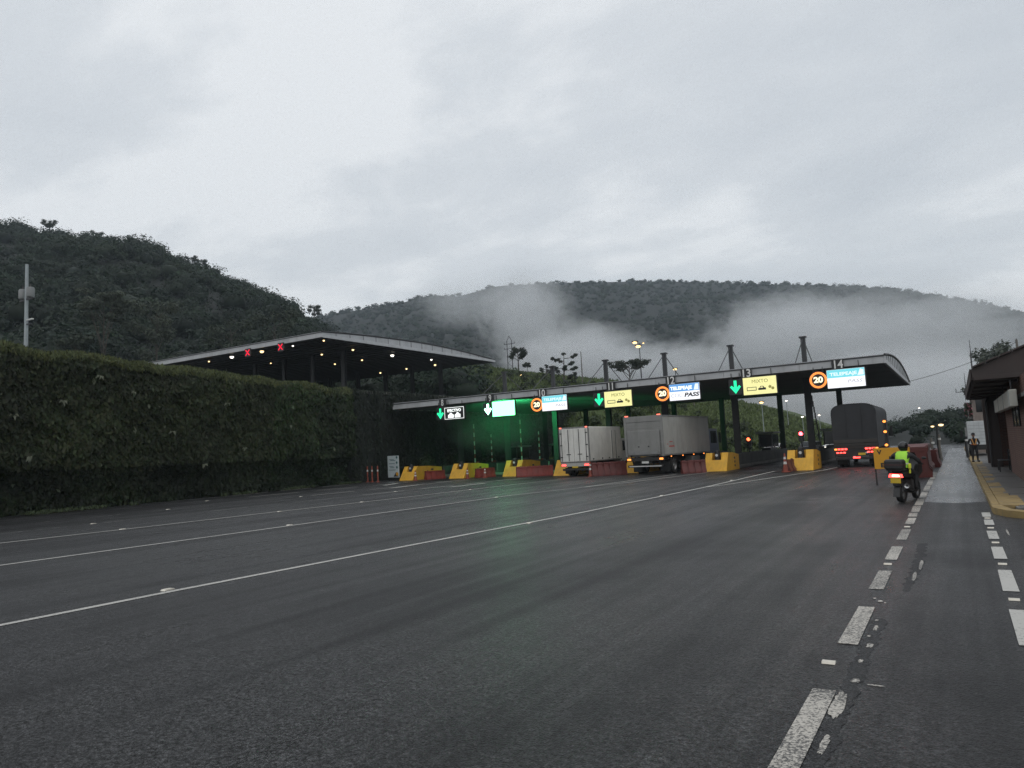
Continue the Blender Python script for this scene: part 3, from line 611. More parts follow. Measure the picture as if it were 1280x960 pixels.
# ------------------------------------------------------------------ air
def haze():
    mb = MB(); mb.box(-1700, 900, -180, 1500, -4.0, 330)
    o = mb.build('haze', [], smooth=False); o['kind'] = 'stuff'
    m = bpy.data.materials.new('thin_haze'); m.use_nodes = True; nt = m.node_tree; nt.nodes.clear()
    v = N(nt, 'ShaderNodeVolumePrincipled'); v.inputs['Color'].default_value = (0.80, 0.91, 1.0, 1); v.inputs['Density'].default_value = 0.00025; v.inputs['Anisotropy'].default_value = 0.2
    out = N(nt, 'ShaderNodeOutputMaterial'); L(nt, v.outputs[0], out.inputs['Volume']); o.data.materials.append(m)
haze()
def fog_mat(name, dens, seed, scale):
    m = bpy.data.materials.new(name); m.use_nodes = True; nt = m.node_tree; nt.nodes.clear()
    tc = N(nt, 'ShaderNodeTexCoord'); ln_ = N(nt, 'ShaderNodeVectorMath', operation='LENGTH'); L(nt, tc.outputs['Object'], ln_.inputs[0])
    fo = N(nt, 'ShaderNodeMapRange', interpolation_type='SMOOTHSTEP'); L(nt, ln_.outputs['Value'], fo.inputs['Value'])
    fo.inputs['From Min'].default_value = 1.0; fo.inputs['From Max'].default_value = 0.1; fo.inputs['To Min'].default_value = 0.0; fo.inputs['To Max'].default_value = 1.0
    mp = N(nt, 'ShaderNodeMapping'); mp.inputs['Location'].default_value = (seed*3.7, seed*1.9, seed*5.3); mp.inputs['Scale'].default_value = scale; L(nt, tc.outputs['Object'], mp.inputs[0])
    nz = N(nt, 'ShaderNodeTexNoise', i_Scale=1.0, i_Detail=6.0, i_Roughness=0.62, i_Distortion=1.3); L(nt, mp.outputs[0], nz.inputs['Vector'])
    ad = N(nt, 'ShaderNodeMath', operation='MULTIPLY_ADD'); L(nt, fo.outputs[0], ad.inputs[0]); ad.inputs[1].default_value = 0.55; L(nt, nz.outputs['Fac'], ad.inputs[2])
    mr = N(nt, 'ShaderNodeMapRange', interpolation_type='SMOOTHSTEP'); L(nt, ad.outputs[0], mr.inputs['Value']); mr.inputs['From Min'].default_value = 0.63; mr.inputs['From Max'].default_value = 0.96
    mr.inputs['To Min'].default_value = 0; mr.inputs['To Max'].default_value = dens
    ml = N(nt, 'ShaderNodeMath', operation='MULTIPLY'); L(nt, mr.outputs[0], ml.inputs[0]); L(nt, fo.outputs[0], ml.inputs[1])
    v = N(nt, 'ShaderNodeVolumePrincipled'); v.inputs['Color'].default_value = (0.95, 0.965, 0.98, 1); v.inputs['Anisotropy'].default_value = 0.1
    L(nt, ml.outputs[0], v.inputs['Density'])
    out = N(nt, 'ShaderNodeOutputMaterial'); L(nt, v.outputs[0], out.inputs['Volume'])
    try: m.cycles.volume_step_rate = 0.35
    except Exception: pass
    return m
def fog(px, py, dist, rx, ry, rz, dens, seed, label, scale=(2.2, 2.2, 2.0)):
    d = ray(px, py); h = math.hypot(d.x, d.y); p = Vector((0, 0, CAM_H)) + d*(dist/h)
    mb = MB(); mb.sphere((0, 0, 0), 1.0, 24, 14)
    o = mb.build('fog_bank', [fog_mat('fog_bank_%d' % seed, dens, seed, scale)])
    o.location = p; o.scale = (rx, ry, rz); o.rotation_euler = (0, 0, math.atan2(d.y, d.x)-math.pi/2)
    tag(o, label, 'fog', kind='stuff')
fog(655, 395, 430, 50, 60, 50, 0.031, 1, 'wisp of mist climbing the mountain above the lattice pylon', (4.6, 3.2, 3.4))
fog(720, 455, 330, 62, 60, 30, 0.050, 2, 'bright low mist bank behind the sparse tree on the embankment', (4.2, 3.0, 3.2))
fog(835, 462, 330, 56, 55, 22, 0.034, 3, 'torn low mist behind the floodlight pole', (4.8, 3.0, 3.8))
fog(985, 430, 400, 74, 70, 46, 0.036, 4, 'tall pale mist cloud above the right half of the toll roof', (4.2, 3.0, 3.8))
fog(1130, 430, 420, 120, 80, 52, 0.024, 5, 'broad mist veil over the right end of the mountain', (3.8, 3.0, 3.6))
fog(1120, 492, 260, 110, 60, 24, 0.045, 6, 'thin mist lying in the valley beyond the right end of the toll roof', (2.6, 2.0, 2.0))
fog(575, 378, 560, 60, 50, 36, 0.016, 7, 'faint mist drifting along the mountain near the left hill', (3.0, 2.0, 2.4))
fog(622, 530, 66, 9.5, 6.5, 4.4, 0.05, 8, 'added mist carrying a green glow under plates eight and nine', (1.2, 1.2, 1.2))  # mist added to catch the green light and imitate a glow

# ================================================================== STRUCTURES
# ---- planted retaining wall on the left
def hedge_top(y): return float(np.interp(y, [-40, 5, 18, 22, 29, 44, 60], [9.4, 9.0, 8.62, 8.48, 8.25, 7.9, 7.9]))
def make_hedge():
    t = thing('hedge', 'tall dark hedge clipped into a wall along the left roadside', 'hedge', (0, 0, 0))
    mb = MB()
    ys = list(range(-30, 46, 3))
    prof = lambda y: [(hedge_x(y)-1.14, 0.0), (hedge_x(y)-1.12, 0.02), (hedge_x(y)-1.12, 1.6), (hedge_x(y)-0.42, 2.5), (hedge_x(y)-0.42, hedge_top(y)-0.7), (hedge_x(y)-0.7, hedge_top(y)-0.45), (hedge_x(y)-1.4, hedge_top(y)-0.4)]
    V = []; F = []
    for i, y in enumerate(ys):
        for (x, z) in prof(y): V.append((x, y, z))
        if i:
            for k in range(6): F.append(((i-1)*7+k, (i-1)*7+k+1, i*7+k+1, i*7+k))
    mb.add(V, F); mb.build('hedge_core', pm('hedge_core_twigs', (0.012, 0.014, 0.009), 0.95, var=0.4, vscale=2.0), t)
    n = 125000
    y = -8 + 53.3*rng.random(n)**0.85
    top = np.interp(y, [-40, 5, 18, 22, 29, 44, 60], [9.4, 9.0, 8.62, 8.48, 8.25, 7.9, 7.9])
    z = rng.random(n)*top
    x = hedge_x(y) + 0.08 + np.where(z < 2.3, -0.80+0.5*np.clip(z-1.5, 0, .8)/.8, 0.0) + 0.26*fbm(y, z, 1.5, 4) + 0.10*fbm(y*1.0, z*1.0, 0.45, 6) + rng.normal(size=n)*0.07 - 0.22*rng.random(n)**2
    x -= np.where(z > top-0.6, (z-top+0.6)*0.9, 0)
    nr = rng.normal(size=(n, 3))*0.55 + np.array([1.0, -0.25, 0.45]); tg = rng.normal(size=(n, 3))*0.45 + np.array([0.15, 0, -1])
    shade = 0.75+0.3*fbm(y, z, 2.3, 9)
    base = np.array([(0.050, 0.066, 0.027), (0.040, 0.058, 0.026), (0.062, 0.070, 0.030), (0.058, 0.056, 0.028)])[rng.integers(0, 4, n)]
    col = np.array([[0.60, 0.68, 0.52]])*base*np.clip(shade, 0.35, 1.5)[:, None]*rng.uniform(0.65, 1.4, (n, 1))
    pale = rng.random(n) < 0.003; col[pale] = np.array([0.10, 0.115, 0.07])*rng.uniform(0.7, 1.3, (pale.sum(), 1))
    col[z < 2.0] *= np.array([0.72, 0.80, 0.85])  # low leaves coloured darker, painting in the shade beneath the overhang
    sz = rng.uniform(0.15, 0.42, n); sz[pale] *= 1.2
    # broad-leaved climber at the far end of the hedge
    far = (y > 36) & (rng.random(n) < 0.55); sz[far] *= 1.25; col[far] *= np.array([0.95, 1.22, 1.05])
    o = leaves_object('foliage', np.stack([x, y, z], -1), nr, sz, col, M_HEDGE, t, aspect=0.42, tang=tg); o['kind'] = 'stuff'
    n = 42000
    y = -8 + 53.4*rng.random(n); top = np.interp(y, [-40, 5, 18, 22, 29, 44, 60], [9.4, 9.0, 8.62, 8.48, 8.25, 7.9, 7.9])
    dx = rng.uniform(-1.3, 0.05, n)
    z = top - 0.22 + rng.random(n)*0.3 + 0.2*fbm(y, y*0.3, 1.8, 12) - np.where(dx > -0.3, (dx+0.3)*0.8, 0)
    tg = rng.normal(size=(n, 3))*np.array([0.5, 0.4, 0.2]) + np.array([0.15, 0, 1.0]); nr = rng.normal(size=(n, 3))*0.5 + np.array([1, -0.3, 0.3])
    col = np.array([(0.075, 0.092, 0.034)])*rng.uniform(0.5, 1.4, (n, 1))*np.where(rng.random((n, 1)) < 0.2, np.array([[1.25, 1.1, 0.9]]), np.array([[1, 1, 1]]))
    o = leaves_object('grass_fringe', np.stack([hedge_x(y)+dx, y, z], -1), nr, rng.uniform(0.18, 0.5, n), col, M_HEDGE, t, aspect=0.2, tang=tg); o['kind'] = 'stuff'
    # a few big drooping pale leaves that stand out
    pts = [(20.4, 5.9), (17.9, 5.1), (24.6, 6.6), (31.5, 6.2), (27.2, 4.3), (18.7, 3.0), (33.0, 3.2), (37.5, 4.8), (29.5, 2.2), (22.5, 7.4)]
    for (yy, zz) in pts:
        mbl = MB()
        for k in range(4):
            a = random.uniform(-1.1, 1.1); ln_ = random.uniform(0.18, 0.36); w = ln_*0.2
            c = Vector((hedge_x(yy)+0.32+0.04*k, yy, zz)); tip = c + Vector((0.12, math.sin(a)*ln_, -abs(math.cos(a))*ln_)); md = c.lerp(tip, 0.5) + Vector((0.1, 0, 0.06)); sd = Vector((0, math.cos(a), math.sin(a)))*w
            mbl.add([c, md+sd, tip, md-sd], [(0, 1, 2, 3)])
        mbl.build('large_leaf', pm('pale_leaf', (0.10, 0.11, 0.07), 0.6), t, fix=False)
make_hedge()
n = 5200
wy = rng.uniform(-6, 46, n); clump = fbm(wy, wy*.2, 1.3, 31) > -.1
wy = wy[clump]; n = len(wy); wx = hedge_x(wy) - .1 + np.abs(rng.normal(size=n))*.22
lit = rng.random(n) < .3
wc = np.where(lit[:, None], np.array([[.075, .06, .035]]), np.array([[.05, .07, .03]]))*rng.uniform(.5, 1.3, (n, 1))
wz = np.where(lit, .02, rng.uniform(.03, .16, n)); wt = np.where(lit[:, None], rng.normal(size=(n, 3))*np.array([1, 1, .1]), rng.normal(size=(n, 3))*.4+np.array([0, 0, 1])); wnn = np.where(lit[:, None], rng.normal(size=(n, 3))*.2+np.array([0, 0, 1]), rng.normal(size=(n, 3))*.5+np.array([1, -.3, .2]))
tag(leaves_object('roadside_weeds', np.stack([wx, wy, wz], -1), wnn, rng.uniform(.1, .3, n), wc, M_HEDGE, aspect=.3, tang=wt), 'weeds and fallen leaves along the foot of the hedge', 'weeds', kind='stuff')

# ---- dark wall that carries on behind the toll roof, with hanging plants
def make_back_wall():
    t = thing('retaining_wall', 'shade-painted mossy retaining wall behind the left end of the toll roof', 'wall')
    pts = [(-44.1, 45.4), (-44.2, 60), (-45.1, 90)]
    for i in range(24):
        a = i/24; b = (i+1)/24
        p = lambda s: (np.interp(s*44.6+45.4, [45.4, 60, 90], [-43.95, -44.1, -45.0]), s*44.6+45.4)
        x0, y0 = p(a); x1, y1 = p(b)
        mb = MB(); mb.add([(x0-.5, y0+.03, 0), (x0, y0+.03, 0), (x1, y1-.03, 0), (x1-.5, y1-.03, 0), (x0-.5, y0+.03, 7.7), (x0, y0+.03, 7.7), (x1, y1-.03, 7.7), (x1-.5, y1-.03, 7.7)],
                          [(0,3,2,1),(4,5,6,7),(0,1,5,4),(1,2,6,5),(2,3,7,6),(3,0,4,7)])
        mb.build('wall_panel', pm('moss_and_shade_wall', (0.017, 0.02, 0.017), 0.8, var=0.4, vscale=0.8, bump=0.3, bscale=8, dirt=0.7, dirtcol=(0.012, 0.018, 0.012)), t, smooth=False)  # colour darkened to hold the shade under the roof as well as moss
    mb = MB(); mb.add([(-44.7, 45.4, 7.72), (-43.8, 45.4, 7.72), (-43.95, 60, 7.72), (-44.85, 90, 7.72), (-45.6, 90, 7.72), (-44.7, 45.4, 7.95), (-43.8, 45.4, 7.95), (-43.95, 60, 7.95), (-44.85, 90, 7.95), (-45.6, 90, 7.95)],
                      [(0, 4, 3, 2, 1), (5, 6, 7, 8, 9), (0, 1, 6, 5), (1, 2, 7, 6), (2, 3, 8, 7), (3, 4, 9, 8), (4, 0, 5, 9)]); mb.build('coping', M_CONC, t, smooth=False)
    n = 30000
    y = 45.2+44*rng.random(n); z = 7.9 - rng.random(n)**1.6*7.6; den = fbm(y, z*0.15, 1.2, 21)
    keep = (den > 0.15) | (rng.random(n) < 0.25) | (y < 46.5); y, z = y[keep], z[keep]; n = len(y)
    x = np.interp(y, [45.4, 60, 90], [-43.9, -44.05, -44.95]) + 0.12 + np.abs(rng.normal(size=n))*0.16
    nr = rng.normal(size=(n, 3))*0.5 + np.array([1, -0.3, 0.4]); tg = rng.normal(size=(n, 3))*0.3 + np.array([0.1, 0, -1])
    col = np.array([(0.014, 0.02, 0.012)])*rng.uniform(0.5, 1.7, (n, 1))
    leaves_object('hanging_plants', np.stack([x, y, z], -1), nr, rng.uniform(0.18, 0.45, n), col, M_HEDGE, t, aspect=0.35, tang=tg)['kind'] = 'stuff'
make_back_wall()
def bush(x, y, z, r, h, label):
    t = thing('bush', label, 'bush', (x, y, z))
    n = 900; d = unit(n); d[:, 2] = np.abs(d[:, 2])
    pos = d*np.array([r, r, h])*rng.uniform(0.5, 1.0, (n, 1)); col = np.array([(0.045, 0.065, 0.032)])*rng.uniform(0.5, 1.5, (n, 1))
    leaves_object('foliage', pos, d+rng.normal(size=(n, 3))*0.5, rng.uniform(0.2, 0.5, n), col, M_HEDGE, t, aspect=0.3)
    mb = MB()
    for k in range(5): mb.tube([(0, 0, 0), (math.cos(k*1.3)*r*0.3, math.sin(k*1.3)*r*0.3, h*0.5)], [0.04, 0.015], 5)
    mb.build('stem', M_BARK, t)
bush(-43.0, 54.5, 0, 1.1, 2.4, 'bush at the wall foot behind the leftmost yellow crash cushion')
bush(-43.3, 58.5, 0, 1.3, 2.9, 'tall bush at the wall foot under the number eight plate')
bush(-43.6, 66, 0, 1.2, 2.5, 'bush at the wall foot deep under the toll roof')

# ---- vaulted toll roofs
def make_canopy(name, label, x0, x1, y0, y1, zs, fh, rise, cols, masts, col_h, soff=None):
    soff = soff or M_SOFFIT
    t = thing(name, label, 'toll roof')
    cy = [y0+(y1-y0)*i/16 for i in range(17)]
    arc = lambda y: zs + fh + rise*(1-((y-(y0+y1)/2)/((y1-y0)/2))**2) - 0.28*max(0, (y-(y0+y1)/2)/((y1-y0)/2))**1.5
    # soffit: a flat sheet with cross ribs
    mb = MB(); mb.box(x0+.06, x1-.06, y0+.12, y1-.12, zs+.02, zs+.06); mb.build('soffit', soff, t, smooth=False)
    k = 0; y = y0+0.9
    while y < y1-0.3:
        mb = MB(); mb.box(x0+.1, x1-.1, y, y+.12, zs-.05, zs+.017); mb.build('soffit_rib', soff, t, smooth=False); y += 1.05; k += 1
    # front edge: fascia panels, gutter lip
    npan = max(4, int((x1-x0)/4.5)); w = (x1-x0)/npan
    for i in range(npan):
        mb = MB(); mb.box(x0+i*w+.006, x0+(i+1)*w-.006, y0, y0+.1, zs, zs+fh, 0.008); mb.build('fascia_panel', M_FASCIA, t)
    mb = MB(); mb.box(x0-.03, x1+.03, y0-.06, y0+.14, zs+fh+.003, zs+fh+.07, 0.012); mb.build('gutter', M_STEEL, t)
    mb = MB(); mb.box(x0, x1, y1-.1, y1, zs, arc(y1)+.02); mb.build('rear_fascia', M_FASCIA, t, smooth=False)
    # roof sheet
    prof = [(y, arc(y)+.03) for y in cy]; prof2 = [(y, arc(y)+.11) for y in cy][::-1]
    mb = MB(); mb.prism(prof+prof2, x0-.02, x1+.02, 'x'); mb.build('roof_sheet', M_ROOF, t)
    for xe, s_ in ((x0, -1), (x1, 1)):
        mb = MB(); mb.box(min(xe, xe+s_*.12), max(xe, xe+s_*.12), y0, y1, zs-.02, zs+.26, 0.01); mb.build('end_beam', M_FASCIA, t)
        pr = [(y0+.02, zs+.265), (y1-.02, zs+.265)] + [(y, max(zs+.27, arc(y)+.0)) for y in cy[::-1]]
        mb = MB(); mb.prism(pr, xe-.02 if s_ > 0 else xe-.06, xe+.06 if s_ > 0 else xe+.02, 'x'); mb.build('end_panel', M_ROOF, t, smooth=False)
        path = [(xe+s_*.08, y, arc(y)+.1) for y in cy]; mb = MB(); mb.tube(path, 0.07, 6); mb.build('edge_trim', M_STEEL, t)
        if s_ > 0:
            for q in range(1, 16, 1):
                y = cy[q]
                if arc(y)-zs > .34:
                    mb = MB(); mb.box(xe+.063, xe+.085, y-.02, y+.02, zs+.28, arc(y)+.02); mb.build('end_panel_seam', M_STEEL, t, smooth=False)
    for (cx, cyy) in cols:
        mb = MB(); mb.box(cx-.22, cx+.22, cyy-.16, cyy-.13, zs-col_h, zs-.06); mb.box(cx-.22, cx+.22, cyy+.13, cyy+.16, zs-col_h, zs-.06); mb.box(cx-.03, cx+.03, cyy-.128, cyy+.128, zs-col_h, zs-.06)
        mb.box(cx-.34, cx+.34, cyy-.3, cyy+.3, zs-col_h, zs-col_h+.05); mb.build('column', M_STEEL, t, smooth=False)
    for (mx, my, mh) in masts:
        mb = MB(); mb.box(mx-.16, mx+.16, my-.12, my+.12, zs+.1, mh, 0.01); mb.box(mx-.24, mx+.24, my-.2, my+.2, mh+.002, mh+.12, 0.01); ms = mb.build('mast', M_STEEL, t)
        for s_ in (-1, 1):
            mb = MB(); ye = my+s_*3.9; mb.tube([(mx, my+s_*.1, mh-.05), (mx, ye, arc(ye)+.05)], 0.035, 6); mb.build('stay', M_STEEL, t)
    return t, arc
ISL = [-9.05, -14.3, -19.95, -24.9, -29.8, -34.8, -40.0]
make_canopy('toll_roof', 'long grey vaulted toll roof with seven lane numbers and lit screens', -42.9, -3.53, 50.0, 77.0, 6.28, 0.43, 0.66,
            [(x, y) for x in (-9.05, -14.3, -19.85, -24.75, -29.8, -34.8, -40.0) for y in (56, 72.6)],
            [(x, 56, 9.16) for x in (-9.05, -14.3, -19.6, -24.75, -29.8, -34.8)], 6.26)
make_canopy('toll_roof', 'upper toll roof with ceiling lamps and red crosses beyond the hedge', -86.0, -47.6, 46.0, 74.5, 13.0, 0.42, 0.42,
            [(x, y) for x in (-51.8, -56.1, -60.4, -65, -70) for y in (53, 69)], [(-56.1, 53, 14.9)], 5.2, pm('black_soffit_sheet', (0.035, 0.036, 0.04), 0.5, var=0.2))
LAMPL = ['bright lamp left of the left red cross', 'bright lamp between the two red crosses', 'warm lamp in the middle of the upper toll roof ceiling', 'small lamp low over the hedge behind the red crosses', 'small lamp right of the right red cross', 'small lamp at the near corner peak of the upper roof',
 'lamp right below the corner peak of the upper roof', 'small lamp on the upper ceiling, lower left of the brightest right lamp', 'brightest lamp on the right half of the upper ceiling', 'rear row lamp nearest the left end of the upper ceiling', 'rear row lamp in the middle of the upper ceiling', 'rear row lamp under the right edge of the upper roof',
 'lamp near the right eave of the upper roof', 'faint lamp behind the left bright lamp of the upper roof', 'faint lamp at the far left of the upper roof edge']
for i, (x, y, s) in enumerate([(-61, 46.9, 1.5), (-56.3, 46.7, 1.5), (-54.4, 52.6, .8), (-59, 59, .8), (-51.9, 46.6, .7), (-47.9, 46.6, .7), (-50.2, 52.7, .9), (-54.9, 59, .8), (-50.4, 58.8, 1.5), (-61.9, 69.8, .9), (-57.2, 69.3, .9), (-52.7, 69.2, 1.1), (-50.0, 65.0, .9), (-62.5, 53, .6), (-65, 47.2, .7)]):
    t = thing('ceiling_lamp', LAMPL[i], 'lamp', (x, y, 12.93), 0, 'lamps under the upper toll roof')
    mb = MB(); mb.cyl((0, 0, -.1), (0, 0, 0), .2*s**.5, .14, 12); mb.build('housing', M_STEEL, t)
    mb = MB(); mb.sphere((0, 0, -.15), (.125*s, .125*s, .1*s), 12, 8); mb.build('bulb', E_WARM if i % 4 else E_COOL, t)
for x, lab in ((-57.4, 'left red cross signal under the upper toll roof edge'), (-52.8, 'right red cross signal under the upper toll roof edge')):
    t = thing('lane_signal', lab, 'signal', (x, 45.93, 12.72))
    mb = MB(); mb.box(-.4, .4, 0, .12, -.4, .4, .01); mb.build('housing', M_BLACK, t)
    mb = MB()
    for s_ in (1, -1):
        d = Vector((1, 0, s_)).normalized(); n_ = Vector((-d.z, 0, d.x))
        for k in range(-3, 4):
            c = d*(k*.11); mb.box(c.x-.045, c.x+.045, -.03, -.004, c.z-.045, c.z+.045)
    mb.build('cross', E_REDX, t)
    mb = MB(); mb.cyl((0, .06, .402), (0, .06, .42), .03); mb.build('bracket', M_STEEL, t)

# ---- signs on the lower roof edge
YS = 45.72*50/46; SK = 50/46
SZ = lambda z: CAM_H+(z-CAM_H)*SK
NUMW = {8:'eight',9:'nine',10:'ten',11:'eleven',12:'twelve',13:'thirteen',14:'fourteen'}
def numeral(x, n, z=6.07):
    t = thing('lane_number_plate', 'dark plate reading %s on the toll roof edge' % NUMW[n], 'number plate', (x*SK, YS+.14, SZ(z)))
    mb = MB(); mb.box(-.35, .35, 0, .06, -.35, .35, .01); mb.build('plate', M_BLACK, t)
    text(str(n), 0.74, M_NUMW, t, (0, -.006, 0), wmax=0.24 if n < 10 else (0.52 if n != 11 else 0.36), bold=0.012)
for x, n in ((-34.36, 8), (-29.87, 9), (-25.41, 10), (-19.98, 11), (-15.75, 12), (-10.88, 13), (-5.64, 14)): numeral(x, n)
def hangers(t, w, z):
    for s_ in (-1, 1):
        mb = MB(); mb.box(s_*w-.02, s_*w+.02, .16, .20, z, z+.42); mb.build('hanger', M_STEEL, t, smooth=False)
def screen(x, z, w, h, label):
    t = thing('lane_screen', label, 'screen', (x*SK, YS, SZ(z))); t.scale = (SK, 1, SK)
    mb = MB(); mb.box(-w/2-.05, w/2+.05, .02, .2, -h/2-.05, h/2+.05, .01); mb.build('housing', M_BLACK, t); hangers(t, w*.35, h/2+.051)
    return t
def face(t, w, h, mat, name='display', x=0, z=0, y=0.0):
    mb = MB(); mb.box(x-w/2, x+w/2, y, y+.014, z-h/2, z+h/2); return mb.build(name, mat, t, smooth=False)
# 8: dark, white frame, cash wording and two vehicles
t = screen(-33.16, 5.2, 1.9, .96, 'dark screen with white frame and lettering beside plate eight')
face(t, 1.86, .92, M_PRINT)
mb = MB(); mb.box(-.92, .92, -.012, -.004, .42, .455); mb.box(-.92, .92, -.012, -.004, -.455, -.42); mb.box(-.92, -.885, -.012, -.004, -.415, .415); mb.box(.885, .92, -.012, -.004, -.415, .415); mb.build('frame', E_SWHITE, t, smooth=False)
text('EFECTIVO', .3, E_SWHITE, t, (0, -.008, .2), wmax=1.3, bold=.012)
for s_ in (-1, 1):
    mb = MB(); mb.prism([(s_*.32-.27, -.36), (s_*.32+.27, -.36), (s_*.32+.27, -.1), (s_*.32+.16, -.08), (s_*.32+.08, .03), (s_*.32-.08, .03), (s_*.32-.15, -.08), (s_*.32-.27, -.12)], -.012, -.004, 'y'); mb.build('pictogram', E_SWHITE, t, smooth=False)
# 9: overdriven
t = screen(-28.64, 5.22, 1.95, 1.1, 'blank glaring white-green screen beside plate nine'); face(t, 1.95, 1.1, E_GREENSCR)
# 10, 14: white with cyan band
for x, z, lab, big in ((-24.34, 5.3, 'white screen with cyan band beside plate ten', 0), (-5.25, 5.25, 'large white screen with cyan band beside plate fourteen', 1)):
    t = screen(x, z, 2.0, 1.06, lab); face(t, 2.0, 1.06, E_WSCR); face(t, 1.98, .46, E_CYAN, 'band', 0, .29, -.006)
    text('TELEPEAJE', .26, E_PALE, t, (-.12, -.012, .26), wmax=1.45, bold=.008)
    text('COL', .24, E_PALE, t, (-.45, -.006, -.2), wmax=.6); text('PASS', .26, E_FAINTP, t, (.45, -.006, -.2), wmax=.8, shear=.2, bold=.004)
    mb = MB(); mb.add([(.62, -.012, .12), (.95, -.012, .12), (.95, -.012, .42), (.78, -.012, .48)], [(0, 1, 2, 3)]); mb.build('emblem', E_PALE, t, smooth=False)
t = screen(-14.82, 5.28, 2.0, 1.05, 'white screen with blue band and bold lettering beside plate twelve'); face(t, 2.0, 1.05, E_WSCR); face(t, 1.98, .48, E_BLUE, 'band', 0, .28, -.006)
text('TELEPEAJE', .3, E_SWHITE, t, (-.2, -.012, .25), wmax=1.45, bold=.012); text('COL', .34, E_FAINTP, t, (-.55, -.006, -.22), wmax=.72); text('PASS', .36, M_PRINT, t, (.45, -.006, -.22), wmax=1.0, shear=.22, bold=.014)
mb = MB(); mb.add([(.62, -.012, .08), (.94, -.012, .08), (.94, -.012, .46), (.74, -.012, .46)], [(0, 1, 2, 3)]); mb.build('emblem', E_PALE, t, smooth=False)
# 11, 13: yellow MIXTO
for x, z, lab in ((-19.45, 5.2, 'yellow screen reading MIXTO beside plate eleven'), (-10.09, 5.26, 'yellow screen reading MIXTO beside plate thirteen')):
    t = screen(x, z, 1.98, 1.06, lab); face(t, 1.98, 1.06, E_YSCR)
    text('MIXTO', .3, E_YPRINT, t, (.02, -.006, .26), wmax=.95)
    mb = MB(); mb.box(-.78, -.2, -.012, -.004, -.1, -.065); mb.box(-.78, -.2, -.012, -.004, -.29, -.25); mb.box(-.78, -.745, -.012, -.004, -.247, -.103); mb.box(-.235, -.2, -.012, -.004, -.247, -.103); mb.build('pictogram', M_PRINT, t, smooth=False)
    mb = MB(); mb.prism([(-.1, -.28), (.36, -.28), (.36, -.16), (.27, -.14), (.2, -.04), (.04, -.04), (-.02, -.15), (-.1, -.17)], -.012, -.004, 'y'); mb.prism([(.02, -.15), (.07, -.075), (.16, -.075), (.21, -.15)], -.016, -.0125, 'y', 1); mb.build('pictogram', [M_PRINT, E_YSCR], t, smooth=False)
    mb = MB(); mb.cyl((.6, -.004, -.12), (.6, -.012, -.12), .09, n=14); mb.cyl((.76, -.004, -.22), (.76, -.012, -.22), .09, n=14); mb.build('pictogram', E_YPRINT, t, smooth=False)
def arrow(x, z, mat, label):
    t = thing('arrow_signal', label, 'signal', (x*SK, YS, SZ(z))); t.scale = (SK, 1, SK)
    mb = MB(); mb.box(-.42, .42, .03, .18, -.48, .48, .01); mb.build('housing', M_BLACK, t); hangers(t, .25, .481)
    mb = MB(); mb.prism([(-.085, .42), (.085, .42), (.085, -.02), (.23, .12), (.33, .02), (0, -.40), (-.33, .02), (-.23, .12), (-.085, -.02)], 0.0, .026, 'y'); mb.build('arrow', mat, t, smooth=False); return t
arrow(-34.51, 5.22, E_GREENA, 'green down arrow left of the dark screen at plate eight')
t = arrow(-30.03, 5.23, E_GREENHOT, 'glaring green down arrow left of the blank screen at plate nine')
# added spot, not part of the signal, washing lanes, wall and mist green
ld = bpy.data.lights.new('added_green_spot', 'SPOT'); ld.energy = 1500; ld.color = (0.06, 1.0, 0.30); ld.spot_size = R_(150); ld.spot_blend = 1.0; ld.shadow_soft_size = 0.3
lo = bpy.data.objects.new('added_green_spot', ld); C.objects.link(lo); lo.parent = t; lo.location = (0.6, .4, 0.1); lo.rotation_euler = (R_(70), 0, R_(8))
arrow(-20.86, 5.24, E_GREENA, 'green down arrow left of the yellow screen at plate eleven')
arrow(-11.56, 5.27, E_GREENA, 'green down arrow left of the yellow screen at plate thirteen')
for x, n in ((-25.79, 10), (-16.30, 12), (-6.74, 14)):
    t = thing('speed_limit_sign', 'lit orange ring showing 20 left of the screen at plate %s' % NUMW[n], 'speed sign', (x*SK, YS, SZ(5.27))); t.scale = (SK, 1, SK)
    mb = MB(); mb.cyl((0, .05, 0), (0, .17, 0), .53, n=32); mb.build('housing', M_BLACK, t); hangers(t, .25, .35)
    mb = MB(); mb.lathe((0, 0, 0), [(.36, .045), (.36, .01), (.48, .01), (.48, .045), (.36, .045)], 'y', 36); mb.build('ring', E_RING, t)
    mb = MB(); mb.cyl((0, .015, 0), (0, .045, 0), .358, n=32); mb.build('disc', M_PRINT, t)
    text('20', .46, E_NUM, t, (0, .008, 0), wmax=.52, bold=.02)

